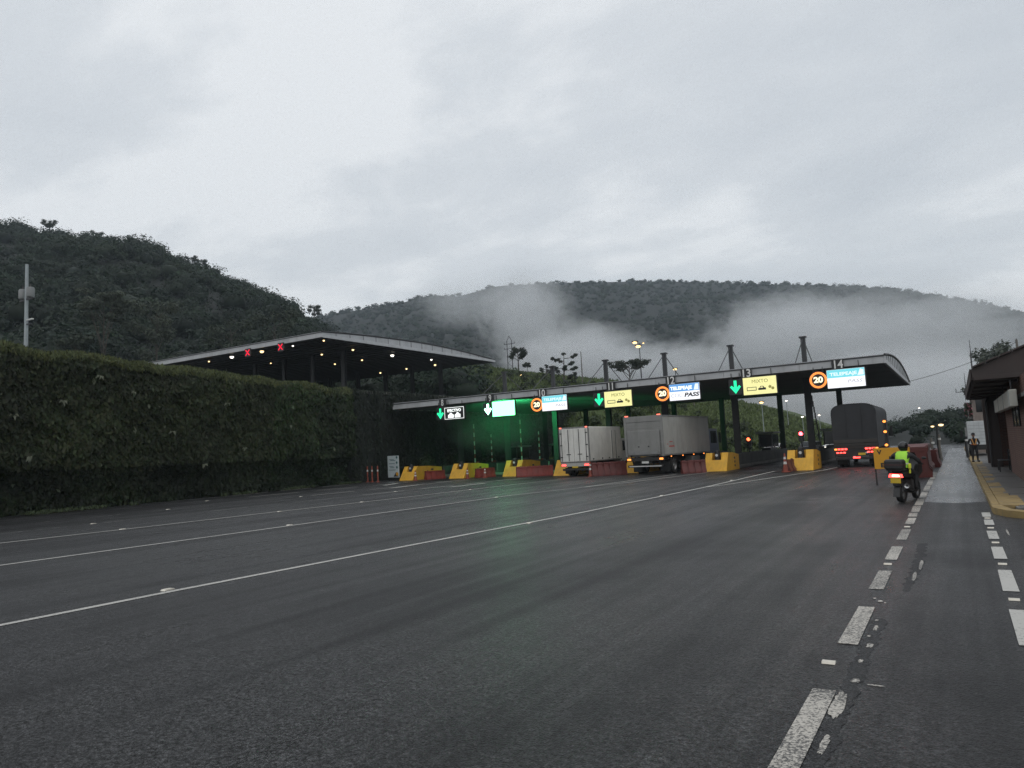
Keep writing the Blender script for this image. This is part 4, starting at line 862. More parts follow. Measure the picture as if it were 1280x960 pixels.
# ---- toll islands with parapets, booths, cushions
def island(x, y0, y1, label):
    t = thing('toll_island', label, 'toll island', (x, 0, 0))
    mb = MB(); mb.box(-.62, .62, y0, y1, 0.0, .22, .03); mb.build('base', M_CONC, t)
    for s_ in (-1, 1):
        mb = MB(); mb.box(s_*.5-.08, s_*.5+.08, y0+.3, y1-4.2, .223, 1.02, .02); mb.build('parapet', M_DCONC, t)
ynose = {-9.05: 50.6, -14.3: 52.6, -19.95: 54, -24.9: 54.5, -29.8: 55.0, -34.8: 54.5, -40.0: 53.5}
nm = ['rightmost toll island beside the canvas truck lane', 'toll island right of the large grey box truck', 'toll island between the two box trucks', 'toll island left of the small white truck', 'toll island behind the long red barrier', 'toll island behind the third yellow cushion from the left', 'leftmost toll island under the roof end']
def booth(x, y, label):
    t = thing('toll_booth', label, 'toll booth', (x, y, .223))
    mb = MB(); mb.box(-.40, .40, -1.3, 1.3, 0.8, 1.0, .015); mb.build('lower_wall', M_STEEL, t)
    for sx in (-.52, .52):
        for sy in (-1.26, 1.26):
            mb = MB(); mb.box(sx-.04, sx+.04, sy-.04, sy+.04, 1.003, 2.2); mb.build('post', M_STEEL, t, smooth=False)
    for s_ in (-1, 1):
        mb = MB(); mb.box(s_*.52-.01, s_*.52+.01, -1.21, 1.21, 1.05, 2.15); mb.build('side_window', M_GLASS, t, smooth=False)
        mb = MB(); mb.box(-.47, .47, s_*1.26-.01, s_*1.26+.01, 1.05, 2.15); mb.build('end_window', M_GLASS, t, smooth=False)
    mb = MB(); mb.box(-.75, .75, -1.5, 1.5, 2.203, 2.36, .02); mb.build('roof', M_SOFFIT, t)
for i, x in enumerate(ISL):
    island(x, ynose[x], 75.5, nm[i])
    booth(x, 66.5, ['toll booth on the rightmost island beside the canvas truck', 'toll booth on the island right of the large box truck', 'toll booth on the island between the two box trucks', 'toll booth on the island left of the small white truck', 'toll booth behind the long red barrier', 'toll booth behind the third yellow cushion from the left', 'toll booth on the leftmost island under the roof end'][i])
def cushion(x, y, label, ln_=3.3, s=1.0):
    t = thing('crash_cushion', label, 'crash cushion', (x, y, 0), 0, 'yellow crash cushions ahead of the toll islands')
    w = .72*s; c = .30*s
    side = [(0, 0), (.78, 1.16*s), (ln_*.55, 1.14*s), (ln_, .98*s), (ln_, 0)]
    low = [(0.002, 0.001), (.46, .70*s), (1.12, .70*s), (1.12, 1.145*s), (ln_*.55, 1.13*s), (ln_-.002, .97*s), (ln_-.002, 0.001)]
    mb = MB(); mb.prism(side, -w, -c, 'x'); mb.prism(side, c, w, 'x'); mb.prism(low, -c+.001, c-.001, 'x'); mb.build('body', M_YEL, t, smooth=False)
    mb = MB(); mb.cyl((0, .82, .70*s), (0, .82, 1.22*s), .2*s, .18*s, 14); mb.sphere((0, .82, 1.24*s), (.17*s, .17*s, .1*s), 12, 6); mb.build('lamp_head', M_BLACK, t)
    mb = MB(); mb.cyl((0, .60, 1.0*s), (0, .64, 1.0*s), .09, n=12); mb.build('reflector', M_REFL, t)
    for k in range(3):
        mb = MB(); mb.box(w+.003, w+.012, ln_*.62, ln_*.70, .22+k*.26, .36+k*.26); mb.build('side_marking', M_BLACK, t, smooth=False)
cushion(-8.3, 46.3, 'yellow crash cushion nearest the canvas truck', 3.2, 1.05)
cushion(-14.05, 48.6, 'yellow crash cushion right of the large grey box truck', 3.4, 1.05)
cushion(-20.45, 50.2, 'yellow crash cushion seen between the two box trucks')
cushion(-25.75, 48.9, 'yellow crash cushion half hidden behind the small white truck')
cushion(-31.2, 50.4, 'third yellow crash cushion from the left end', 3.6, 1.1)
cushion(-35.9, 49.4, 'second yellow crash cushion from the left end', 3.8, 1.05)
cushion(-40.4, 48.3, 'yellow crash cushion at the left end beside the white board', 4.2, 1.0)

# ---- water-filled plastic barriers
def barrier(x, y, ln_, h, label, rz=0.0, mat=None, w=.26):
    mat = mat or M_RED
    t = thing('plastic_barrier', label, 'barrier', (x, y, 0), rz)
    mb = MB()
    prof = [(-w, 0), (w, 0), (w, .18*h), (w*.62, .42*h), (w*.5, .86*h), (w*.58, .9*h), (w*.52, h), (-w*.52, h), (-w*.58, .9*h), (-w*.5, .86*h), (-w*.62, .42*h), (-w, .18*h)]
    nb_ = max(2, int(ln_/.42)); seg = ln_/nb_
    for i in range(nb_):
        mb.prism(prof, -ln_/2+i*seg, -ln_/2+(i+.72)*seg, 'x')
        if i < nb_-1: mb.prism([(a*.82, b*.96) for a, b in prof], -ln_/2+(i+.72)*seg+.001, -ln_/2+(i+1)*seg-.001, 'x')
    mb.build('body', mat, t)
    for s_ in (-1, 1):
        mb = MB(); mb.cyl((s_*ln_*.38, 0, h+.001), (s_*ln_*.38, 0, h+.05), .06, n=10); mb.build('filler_cap', M_BLACK, t)
barrier(-38.2, 49.6, 2.0, .72, 'red plastic barrier behind the leftmost yellow cushion', R_(70))
barrier(-33.6, 50.4, 1.9, .75, 'red plastic barrier right of the second yellow cushion', R_(65))
barrier(-28.3, 49.4, 3.0, .8, 'long red plastic barrier left of the small white truck', R_(40))
barrier(-20.9, 46.9, 2.6, .95, 'dark red plastic barrier between the two box trucks', R_(40), M_DRED)
barrier(-14.9, 46.9, 1.7, .85, 'dark red plastic barrier right behind the grey box truck wheel', R_(35), M_DRED)
barrier(-8.75, 45.7, 1.1, .7, 'short dark red barrier at the nose of the cushion by the canvas truck', R_(80), M_DRED)
# red barrier cluster on the right
for (x, y, lab) in ((-1.72, 35.9, 'nearest big dark red barrier of the cluster behind the motorcycle'), (-1.78, 38.2, 'second dark red barrier of the cluster behind the motorcycle'), (-1.85, 40.6, 'third dark red barrier of the cluster behind the motorcycle'), (-1.9, 43.0, 'farthest dark red barrier of the cluster behind the motorcycle')):
    t = thing('plastic_barrier', lab, 'barrier', (x, y, 0), R_(random.uniform(-4, 4)))
    mb = MB(); pr = [(-.62, 0), (.62, 0), (.62, .2), (.5, .38), (.46, 1.05), (.52, 1.1), (.52, 1.28), (-.52, 1.28), (-.52, 1.1), (-.46, 1.05), (-.5, .38), (-.62, .2)]
    mb.prism(pr, 0, 1.9, 'y'); mb.build('body', M_DRED, t)
    mb = MB(); mb.box(-.5, .5, .2, 1.7, 1.283, 1.32, .02); mb.build('lid', M_DRED, t)
    mb = MB(); mb.box(.02, .05, -.012, -.003, .25, .95); mb.build('white_stripe', M_REFL, t, smooth=False)
    for s_ in (-1, 1):
        mb = MB(); mb.box(s_*.3-.1, s_*.3+.1, -.03, -.003, 1.12, 1.2, .005); mb.build('grip', M_DRED, t)
barrier(-1.25, 47, 3.2, .95, 'low dark red barrier along the side lane before the lamp', R_(90), M_DRED)

# ---- cones and posts
def cone(x, y, h, label):
    t = thing('traffic_cone', label, 'traffic cone', (x, y, 0), random.random())
    mb = MB(); mb.box(-.19, .19, -.19, .19, 0, .05, .01); mb.build('base', M_ORANGE, t)
    mb = MB(); r = lambda q: .14*(1-q)+.035*q; mb.lathe((0, 0, .051), [(r(q), h*q) for q in (0, .2, .42, .58, .74, 1)] + [(0.001, h)], 'z', 14); mb.build('body', M_ORANGE, t)
    for a, b in ((.40, .54), (.68, .80)):
        mb = MB(); mb.lathe((0, 0, .051), [(r(a)+.003, h*a), (r(b)+.003, h*b), (r(b)-.01, h*b), (r(a)-.01, h*a), (r(a)+.003, h*a)], 'z', 14); mb.build('reflective_band', M_REFL, t)
cone(-38.6, 47.4, .8, 'orange cone in front of the leftmost yellow cushion')
cone(-34.05, 48.4, .8, 'orange cone in front of the second yellow cushion'); cone(-33.0, 49.4, .8, 'pale banded cone beside the second yellow cushion')
cone(-22.0, 46.1, 1.0, 'tall faded cone between the box trucks')
cone(-8.75, 44.5, 1.05, 'large orange cone in front of the cushion by the canvas truck')
for x, y, lab in ((-44.6+.9, 47.2, 'leftmost orange post at the hedge end'), (-42.9, 46.9, 'middle orange post at the hedge end'), (-42.0, 46.6, 'right orange post beside the white board')):
    t = thing('delineator_post', lab, 'post', (x, y, 0))
    mb = MB(); mb.lathe((0, 0, 0), [(.001, 0), (.17, 0), (.17, .05), (.07, .09), (.055, 1.35), (.001, 1.38)], 'z', 12); mb.build('tube', M_ORANGE, t)
    mb = MB(); mb.lathe((0, 0, 0), [(.068, .9), (.066, 1.05), (.05, 1.05), (.05, .9), (.068, .9)], 'z', 12); mb.build('reflective_band', M_REFL, t)
t = thing('notice_board', 'white notice board on the ground beside the hedge end', 'board', (-42.0, 48.6, 0), R_(-8))
mb = MB(); mb.box(-.72, .72, 0, .05, .28, 2.15, .01); mb.build('panel', M_BOARDW, t)
for s_ in (-1, 1):
    mb = MB(); mb.box(s_*.66-.03, s_*.66+.03, .052, .1, 0, 2.0); mb.build('leg', M_STEEL, t, smooth=False)
for k, (xa, xb, z) in enumerate(((-.5, .1, 1.8), (-.35, .3, 1.72), (-.55, .2, 1.45), (-.5, .05, 1.2), (-.4, .15, 1.1), (-.55, .3, .9))):
    mb = MB(); mb.box(xa, xb, -.008, -.002, z, z+.045); mb.build('print_line', M_TEAL, t, smooth=False)
for z in (2.0, 1.55, 1.15):
    mb = MB(); mb.cyl((.48, -.002, z), (.48, -.008, z), .11, n=14); mb.build('printed_dot', M_TEAL, t, smooth=False)
mb = MB(); mb.prism([(.02, .35), (.35, .75), (.68, .35)], -.008, -.002, 'y'); mb.build('printed_triangle', M_PRINT, t, smooth=False)
mb = MB(); mb.cyl((.5, -.009, .58), (.5, -.014, .58), .16, n=14); mb.build('printed_disc', M_BOARDY, t, smooth=False)

# ---- raised barrier arms and signals
def boom(x, y, h, label, lean=0.0, dark=False):
    t = thing('barrier_gate', label, 'barrier gate', (x, y, .223 if not dark else .223))
    mb = MB(); mb.box(-.18, .18, -.2, .2, 0, 1.0, .02); mb.build('cabinet', M_RED if not dark else M_STEEL, t)
    segs = 9
    for i in range(segs):
        z0 = .9 + (h-.9)*i/segs; z1 = .9 + (h-.9)*(i+1)/segs - .004
        mb = MB(); mb.box(-.05+lean*(z0-.9), .05+lean*(z0-.9), -.27, -.21, z0, z1); mb.build('arm_section', M_STEEL if dark else (M_REFL if i % 2 == 0 else M_RED), t, smooth=False)
boom(-34.8, 58.6, 4.7, 'tall raised barrier arm behind the third yellow cushion'); boom(-40.0, 58.5, 4.6, 'tall raised barrier arm behind the second yellow cushion')
boom(-40.0, 61.5, 3.6, 'short raised barrier arm left behind the second yellow cushion'); boom(-34.8, 62.0, 3.6, 'short raised barrier arm near the third yellow cushion')
boom(-8.95, 59.5, 4.9, 'dark leaning barrier arm left of the canvas truck', -.1, True)
def traffic_light(x, y, z, mat, label):
    t = thing('traffic_light', label, 'traffic light', (x, y, .223))
    mb = MB(); mb.cyl((0, 0, 0), (0, 0, z-.55), .05); mb.build('pole', M_STEEL, t)
    mb = MB(); mb.box(-.17, .17, -.1, .12, z-.549, z+.2, .02); mb.build('housing', M_BLACK, t)
    mb = MB(); mb.cyl((0, -.12, z), (0, -.102, z), .13, n=16); mb.build('lit_lens', mat, t)
    mb = MB(); mb.cyl((0, -.115, z-.32), (0, -.102, z-.32), .12, n=16); mb.build('unlit_lens', M_GLASS, t)
    mb = MB(); mb.prism([(-.15, z+.02), (-.12, z+.15), (.12, z+.15), (.15, z+.02), (.13, z+.02), (.105, z+.13), (-.105, z+.13), (-.13, z+.02)], -.3, -.101, 'y'); mb.build('visor', M_BLACK, t)
traffic_light(-9.65+.35, 53.5, 2.0, E_TRAFRED, 'bright red traffic light left of the rightmost column')
traffic_light(-14.1, 58.6, 1.8, em('lit_dim_red_signal', (1, .12, .04), 5.0), 'dimmer red traffic light beside the column under plate thirteen')

# ================================================================== VEHICLES
def wheel_meshes(r, w):
    ty = MB(); ty.lathe((0, 0, 0), [(r*.6, -w/2), (r*.9, -w/2), (r, -w/2+.03), (r, w/2-.03), (r*.9, w/2), (r*.6, w/2), (r*.6, -w/2)], 'x', 22)
    rm = MB(); rm.lathe((0, 0, 0), [(.001, -w/2+.05), (r*.2, -w/2+.02), (r*.24, -w/2+.06), (r*.5, -w/2+.1), (r*.56, -w/2+.01), (r*.598, -w/2+.01), (r*.598, w/2-.01), (r*.56, w/2-.01), (r*.5, w/2-.1), (r*.24, w/2-.06), (r*.2, w/2-.02), (.001, w/2-.05)], 'x', 22)
    return ty.mesh('tyre', M_RUBBER), rm.mesh('rim', M_RIM)
def wheel(t, x, y, r, ms):
    o = bpy.data.objects.new('wheel', None); C.objects.link(o); o.parent = t; o.location = (x, y, r); o.empty_display_size = .1
    part('tyre', ms[0], o); part('rim', ms[1], o)
def bx(t, name, mat, x0, x1, y0, y1, z0, z1, b=.01):
    mb = MB(); mb.box(x0, x1, y0, y1, z0, z1, b); return mb.build(name, mat, t)
def bars(t, name, mat, pts, r=.014, n=6):
    mb = MB(); mb.tube(pts, r, n); return mb.build(name, mat, t)
def cab(t, w, y0, y1, zb, zt, paint):
    h = w/2
    prof = [(y0, zb), (y1, zb), (y1+.02, zb+(zt-zb)*.45), (y1-.28, zt-.06), (y1-.42, zt), (y0, zt)]
    mb = MB(); mb.prism(prof, -h, h, 'x'); c = mb.build('cab', paint, t)
    mb = MB(); zz = zb+(zt-zb)*.5; mb.add([(-h+.12, y1+.012, zz), (h-.12, y1+.012, zz), (h-.16, y1-.245, zt-.12), (-h+.16, y1-.245, zt-.12)], [(0, 1, 2, 3)]); mb.build('windscreen', M_GLASS, c, fix=False)
    for s_ in (-1, 1):
        bx(c, 'door_window', M_GLASS, s_*h-.004 if s_ > 0 else -h-.012, s_*h+.012 if s_ > 0 else -h+.004, y0+.35, y1-.5, zb+(zt-zb)*.5, zt-.18, 0)
        bx(c, 'mirror', M_BLACK, s_*(h+.12), s_*(h+.32) if s_ > 0 else s_*(h+.12), y1-.35, y1-.28, zb+(zt-zb)*.5, zb+(zt-zb)*.86, .01) if s_ > 0 else bx(c, 'mirror', M_BLACK, -(h+.32), -(h+.12), y1-.35, y1-.28, zb+(zt-zb)*.5, zb+(zt-zb)*.86, .01)
        bx(c, 'headlight', E_COOL, s_*(h-.35)-.15, s_*(h-.35)+.15, y1+.022, y1+.05, zb+.2, zb+.36, .01)
    return c

def small_truck(x, y, rz):
    t = thing('box_truck', 'small white box truck with double rear doors waiting at the toll', 'truck', (x, y, 0), rz)
    h, L0, zb, zt = 1.18, 5.3, 1.0, 3.50
    bx(t, 'cargo_box', M_WHITE, -h, h, 0, L0, zb, zt, .04)
    bx(t, 'corner_frame', M_ALU, -h-.015, h+.015, -.02, .06, zb-.03, zb+.05, .01); bx(t, 'corner_frame', M_ALU, -h-.015, h+.015, -.02, .06, zt-.08, zt+.015, .01)
    for s_ in (-1, 1): bx(t, 'corner_post', M_ALU, s_*h-.04, s_*h+.035, -.025, .08, zb+.052, zt-.082, .008)
    for s_ in (-1, 1):
        d = bx(t, 'rear_door', M_WHITE, .015 if s_ > 0 else -h+.05, h-.05 if s_ > 0 else -.015, -.05, -.005, zb+.06, zt-.1, .012)
        for q in (.24, .62):
            bars(d, 'locking_bar', M_STEEL, [(s_*q*h*1.25+s_*.08, -.075, zb+.1), (s_*q*h*1.25+s_*.08, -.075, zt-.14)], .022)
        for z in (zb+.35, zb+1.2, zt-.45): bx(d, 'hinge', M_STEEL, s_*(h-.14)-.09, s_*(h-.14)+.09, -.072, -.052, z, z+.07, .004)
        bx(d, 'handle', M_STEEL, s_*.45-.17, s_*.45+.17, -.085, -.053, zb+.55, zb+.60, .004)
    sd = bx(t, 'side_door', M_WHITE, h+.002, h+.03, 3.5, 4.3, zb+.12, zt-.3, .01)
    bars(sd, 'locking_bar', M_STEEL, [(h+.05, 3.62, zb+.1), (h+.05, 3.62, zt-.28)], .02); bars(sd, 'hinge_post', M_STEEL, [(h+.04, 4.25, zb+.1), (h+.04, 4.25, zt-.28)], .02)
    for yy in (.6, 2.0, 3.1, 4.7): bx(t, 'side_marker', M_STEEL, h+.002, h+.02, yy-.08, yy+.08, zb+.14, zb+.24, .004)
    bx(t, 'side_rail', M_ALU, h+.003, h+.035, .05, 5.2, zb+.02, zb+.09, .005)
    bx(t, 'chassis', M_CHASSIS, -.42, .42, .05, 7.3, .62, .98, .02)
    bx(t, 'rear_panel', M_GREYT, -1.15, 1.15, .0, .1, .70, .97, .01)
    bx(t, 'bumper', M_CHASSIS, -1.05, 1.05, -.02, .1, .42, .56, .015)
    for s_ in (-1, 1):
        bx(t, 'tail_light', E_TAIL, s_*.93-.17, s_*.93+.17, -.03, -.003, .76, .86, .008)
        bx(t, 'marker_light', em('lit_red_marker', (1, .18, .12), 2.2), s_*(h-.12)-.09, s_*(h-.12)+.09, -.06, -.028, zt-.05, zt+.03, .01)
        bx(t, 'mud_flap', M_RUBBER, s_*.85-.28, s_*.85+.28, .5, .52, .18, .62, 0)
    bx(t, 'licence_plate', M_PLATE, -.24, .24, -.035, -.024, .60, .72, 0)
    ms = wheel_meshes(.43, .25)
    for s_ in (-1, 1): wheel(t, s_*.98, 1.15, .43, ms); wheel(t, s_*.70, 1.15, .43, ms); wheel(t, s_*.95, 6.2, .43, ms)
    cab(t, 2.05, 5.45, 7.2, .72, 2.6, M_WHITE)
small_truck(-23.55, 46.9, R_(-2.5))

def big_truck(x, y, rz):
    t = thing('box_truck', 'large grey box truck with roller door and tail lift at the toll', 'truck', (x, y, 0), rz)
    h, L0, zb, zt = 1.36, 9.3, 1.22, 3.92
    bx(t, 'cargo_box', M_GREYT, -h, h, 0, L0, zb, zt, .03)
    for k in range(1, 9): bx(t, 'side_seam', M_GREYT, h+.001, h+.008, k*1.03, k*1.03+.03, zb+.1, zt-.08, 0)
    bx(t, 'side_rail', M_ALU, h+.002, h+.03, .05, L0-.05, zb, zb+.1, .005); bx(t, 'side_rail', M_ALU, h+.002, h+.03, .05, L0-.05, zt-.09, zt-.0, .005)
    for s_ in (-1, 1): bx(t, 'rear_post', M_GREYD, s_*(h-.06)-.1, s_*(h-.06)+.07, -.06, .05, zb-.02, zt+.01, .01)
    bx(t, 'rear_header', M_GREYD, -h+.09, h-.09, -.05, .05, zt-.38, zt+.01, .01)
    zs = [zb+.02, zb+.48, zb+.94, zb+1.4, zb+1.86, zt-.385]
    dr = thing('roller_door', None, None); dr.parent = t
    for a, b in zip(zs[:-1], zs[1:]): bx(dr, 'door_panel', M_GREYD, -h+.12, h-.12, -.022, .0 - .002, a+.008, b-.008, .008)
    # folded tail lift platform standing against the door
    pl = bx(t, 'tail_lift', M_GREYD, -h+.2, h-.2, -.15, -.07, zb+.10, zb+1.72, .015)
    bx(pl, 'lift_edge', M_ALU, -h+.22, h-.22, -.165, -.152, zb+.14, zb+.36, .004)
    for s_ in (-1, 1): bx(pl, 'lift_hinge', M_STEEL, s_*.35-.05, s_*.35+.05, -.175, -.153, zb+.62, zb+.7, .004); bars(pl, 'lift_arm', M_STEEL, [(s_*.95, -.1, zb+.08), (s_*.95, .25, .62)], .05)
    bx(t, 'bumper', M_CHASSIS, -1.25, 1.25, -.1, .05, .5, .66, .02); bx(t, 'underrun_bar', M_REFL, -1.15, 1.15, -.112, -.103, .545, .60, .002)
    bx(t, 'light_board', M_CHASSIS, -1.35, 1.35, -.04, .06, .92, 1.16, .01)
    for s_ in (-1, 1):
        bx(t, 'tail_light', E_AMBER, s_*1.15-.13, s_*1.15+.13, -.065, -.042, .98, 1.1, .01)
        bx(t, 'marker_light', em('lit_red_marker', (1, .18, .12), 2.2), s_*(h-.2)-.13, s_*(h-.2)+.13, -.08, -.052, zt+.012, zt+.08, .01)
        bx(t, 'mud_flap', M_RUBBER, s_*1.0-.32, s_*1.0+.32, .95, .97, .16, .86, 0)
    for yy in (1.2, 3.4, 5.6, 7.8): bx(t, 'side_lamp', E_AMBER, h-.02, h+.03, yy-.05, yy+.05, zb-.1, zb-.04, .005)
    bx(t, 'licence_plate', M_REFL, -.25, .25, -.055, -.043, .76, .9, 0)
    bx(t, 'chassis', M_CHASSIS, -.45, .45, .08, 12.0, .72, 1.18, .02)
    for s_ in (-1, 1): bx(t, 'fuel_tank', M_ALU, s_*.95-.3, s_*.95+.3, 5.6, 7.2, .5, 1.05, .06)
    ms = wheel_meshes(.52, .28)
    for s_ in (-1, 1): wheel(t, s_*1.17, 1.9, .52, ms); wheel(t, s_*.86, 1.9, .52, ms); wheel(t, s_*1.1, 10.9, .52, ms)
    cab(t, 2.4, 9.75, 12.0, .75, 3.0, pm('blue_cab_paint', (.10, .13, .2), .35))
    # red marks on the side panel
    for (ya, yb, z, hh) in ((.9, 1.9, 1.78, .09), (1.0, 1.6, 2.1, .06), (.55, .8, 1.95, .05)):
        bx(t, 'side_marking', pm('red_side_mark', (.45, .08, .07), .5), h+.002, h+.006, ya, yb, z, z+hh, 0)
big_truck(-18.0, 46.3, R_(-2.0))

def canvas_truck(x, y, rz):
    t = thing('canvas_truck', 'tall dark canvas-covered truck under plate fourteen with red tail lights', 'truck', (x, y, 0), rz)
    h, L0, zb = 1.25, 8.6, 1.15
    prof = [(-h, zb), (h, zb), (h, 3.25)] + [(h*math.cos(a)**.55 if math.cos(a) > 0 else -h*(-math.cos(a))**.55, 3.25+.62*math.sin(a)**.75) for a in [math.pi*i/14 for i in range(1, 14)]] + [(-h, 3.25)]
    V = []; F = []; n = len(prof); ns = 18
    for i in range(ns+1):
        yy = L0*i/ns; sag = -.025 if i % 3 else .02
        for (a, b) in prof:
            k = 1 + (sag/h if b > 1.4 else 0); V.append((a*k, yy, b + (sag if b > 3 else 0)))
    for i in range(ns):
        for k in range(n): F.append((i*n+k, i*n+(k+1) % n, (i+1)*n+(k+1) % n, (i+1)*n+k))
    F += [tuple(range(n-1, -1, -1)), tuple(range(ns*n, ns*n+n))]
    mb = MB(); mb.add(V, F); cv = mb.build('canvas_cover', M_CANVAS, t)
    bars(cv, 'seam', M_CANVAS, [(a*.995, -.012, b) for a, b in prof[1:] if b > 1.2], .018)
    for xx in (-.45, .42): bars(cv, 'flap_edge', M_CANVAS, [(xx, -.015, 1.7), (xx+.02, -.02, 2.6), (xx, -.015, 3.7)], .014)
    tg = bx(t, 'tailgate', pm('dark_wood_tailgate', (.045, .04, .036), .8), -h+.05, h-.05, -.06, -.003, zb, 1.68, .01)
    for z in (1.28, 1.46): bx(tg, 'slat', M_CHASSIS, -h+.08, h-.08, -.085, -.062, z, z+.05, .004)
    bx(t, 'bed_rail', M_CHASSIS, -h-.02, h+.02, -.03, .05, zb-.12, zb-.002, .01); bx(t, 'chassis', M_CHASSIS, -.42, .42, .05, 10.6, .7, 1.02, .02)
    bx(t, 'bumper', M_CHASSIS, -1.2, 1.2, -.08, .06, .46, .64, .02); bx(t, 'light_board', M_CHASSIS, -1.2, 1.2, -.05, .05, .66, 1.02, .01)
    for s_ in (-1, 1):
        for k in range(4):
            bx(t, 'tail_light', E_AMBER if k == (3 if s_ > 0 else 0) else E_TAIL, s_*.86-.36+k*.19, s_*.86-.36+k*.19+.15, -.09, -.088+.03, 1.06, 1.16, .008)
        for k in range(3): bx(t, 'tail_light', E_TAIL, s_*.86-.26+k*.19, s_*.86-.26+k*.19+.14, -.08, -.052, .86, .94, .006)
        bx(t, 'mud_flap', M_RUBBER, s_*.9-.3, s_*.9+.3, .7, .72, .14, .8, 0)
    bx(t, 'plate_lamp', E_TAIL, -.2, .2, -.11, -.082, .54, .62, .006); bx(t, 'licence_plate', M_PLATE, .1, .5, -.064, -.052, .72, .86, 0)
    for xx, zz in ((-.2, .8), (.5, 1.02)): bx(t, 'reflector', M_REFL, xx, xx+.14, -.07, -.052, zz-.2, zz-.13, 0)
    ms = wheel_meshes(.5, .27)
    for s_ in (-1, 1): wheel(t, s_*1.08, 1.7, .5, ms); wheel(t, s_*.78, 1.7, .5, ms); wheel(t, s_*1.05, 9.6, .5, ms)
    cab(t, 2.3, 8.75, 10.7, .72, 2.75, pm('dark_cab_paint', (.06, .06, .07), .35))
canvas_truck(-5.42, 49.0, R_(0.5))

def car(x, y, rz, paint, label, rear=True):
    t = thing('car', label, 'car', (x, y, 0), rz)
    prof = [(0, .35), (0.05, .8), (.25, .92), (.7, 1.38), (2.2, 1.42), (2.95, .95), (4.0, .82), (4.15, .4), (4.1, .3), (.1, .3)]
    mb = MB(); mb.prism(prof, -.84, .84, 'x'); mb.build('body', paint, t)
    mb = MB(); mb.prism([(.4, .95), (.78, 1.32), (2.15, 1.36), (2.75, .96)], -.86, .86, 'x'); mb.build('side_windows', M_GLASS, t)
    mb = MB(); mb.add([(-.7, .26, .96), (.7, .26, .96), (.62, .66, 1.36), (-.62, .66, 1.36)], [(0, 1, 2, 3)]); mb.build('rear_window', M_GLASS, t, fix=False)
    for s_ in (-1, 1):
        bx(t, 'tail_light', E_TAIL, s_*.66-.14, s_*.66+.14, .0, .045, .66, .80, .01); bx(t, 'headlight', E_COOL, s_*.62-.15, s_*.62+.15, 4.08, 4.16, .58, .7, .01)
    ms = wheel_meshes(.32, .2)
    for s_ in (-1, 1): wheel(t, s_*.76, .8, .32, ms); wheel(t, s_*.76, 3.3, .32, ms)
P_DK = pm('dark_car_paint', (.03, .03, .035), .3); P_WH = pm('white_car_paint', (.5, .5, .5), .3)
car(-15.5, 92, R_(-8), P_DK, 'dark car leaving beyond the toll, left of the column')
car(-12.4, 96, R_(172), P_WH, 'white car with headlights beyond the toll, under plate thirteen')
car(-10.0, 88, R_(-6), P_DK, 'dark car with tail lights beyond the toll, nearest the red signal')
car(-18.3, 90, R_(176), P_WH, 'white car with headlights beyond the toll, right of the grey truck')

# ---- people
def skin_mesh(name, nodes, edges, mat, subdiv=2):
    """one continuous body grown from joints; nodes = {key: (x, y, z, r)}"""
    keys = list(nodes); me = bpy.data.meshes.new(name); me.from_pydata([nodes[k][:3] for k in keys], [(keys.index(a), keys.index(b)) for a, b in edges], [])
    o = bpy.data.objects.new(name, me); C.objects.link(o)
    md = o.modifiers.new('skin', 'SKIN'); md.use_smooth_shade = True; md.branch_smoothing = .6
    for i, k in enumerate(keys):
        r = nodes[k][3]; r = r if isinstance(r, tuple) else (r, r)
        me.skin_vertices[0].data[i].radius = r; me.skin_vertices[0].data[i].use_root = (i == 0)
    o.modifiers.new('sub', 'SUBSURF').levels = subdiv
    bpy.context.view_layer.update()
    m2 = bpy.data.meshes.new_from_object(o.evaluated_get(bpy.context.evaluated_depsgraph_get())); m2.name = name
    bpy.data.objects.remove(o); bpy.data.meshes.remove(me)
    m2.materials.clear(); m2.materials.append(mat); m2.polygons.foreach_set('use_smooth', [True]*len(m2.polygons))
    return m2
def hand_edges(nodes, edges, side, wrist, palm, fdir, curl, thumbdir):
    w = Vector(nodes[wrist][:3]); p = Vector(palm); nodes[side+'palm'] = (*p, .034); edges.append((wrist, side+'palm'))
    f = Vector(fdir).normalized(); c = Vector(curl).normalized(); across = f.cross(c).normalized()
    for i, ln_ in enumerate((.075, .085, .08, .065)):
        b = p + across*((i-1.5)*.021) + f*.045; k = b + f*ln_*.5 + c*.008; e = k + (f*.45+c*.9).normalized()*ln_*.55
        for q, v, r in (('a', b, .0105), ('b', k, .009), ('c', e, .007)): nodes[f'{side}f{i}{q}'] = (*v, r)
        edges += [(side+'palm', f'{side}f{i}a'), (f'{side}f{i}a', f'{side}f{i}b'), (f'{side}f{i}b', f'{side}f{i}c')]
    td = Vector(thumbdir).normalized(); a = p + td*.04 - f*.005; b = a + (td*.5+f).normalized()*.04
    nodes[side+'t0'] = (*a, .012); nodes[side+'t1'] = (*b, .009); edges += [(side+'palm', side+'t0'), (side+'t0', side+'t1')]
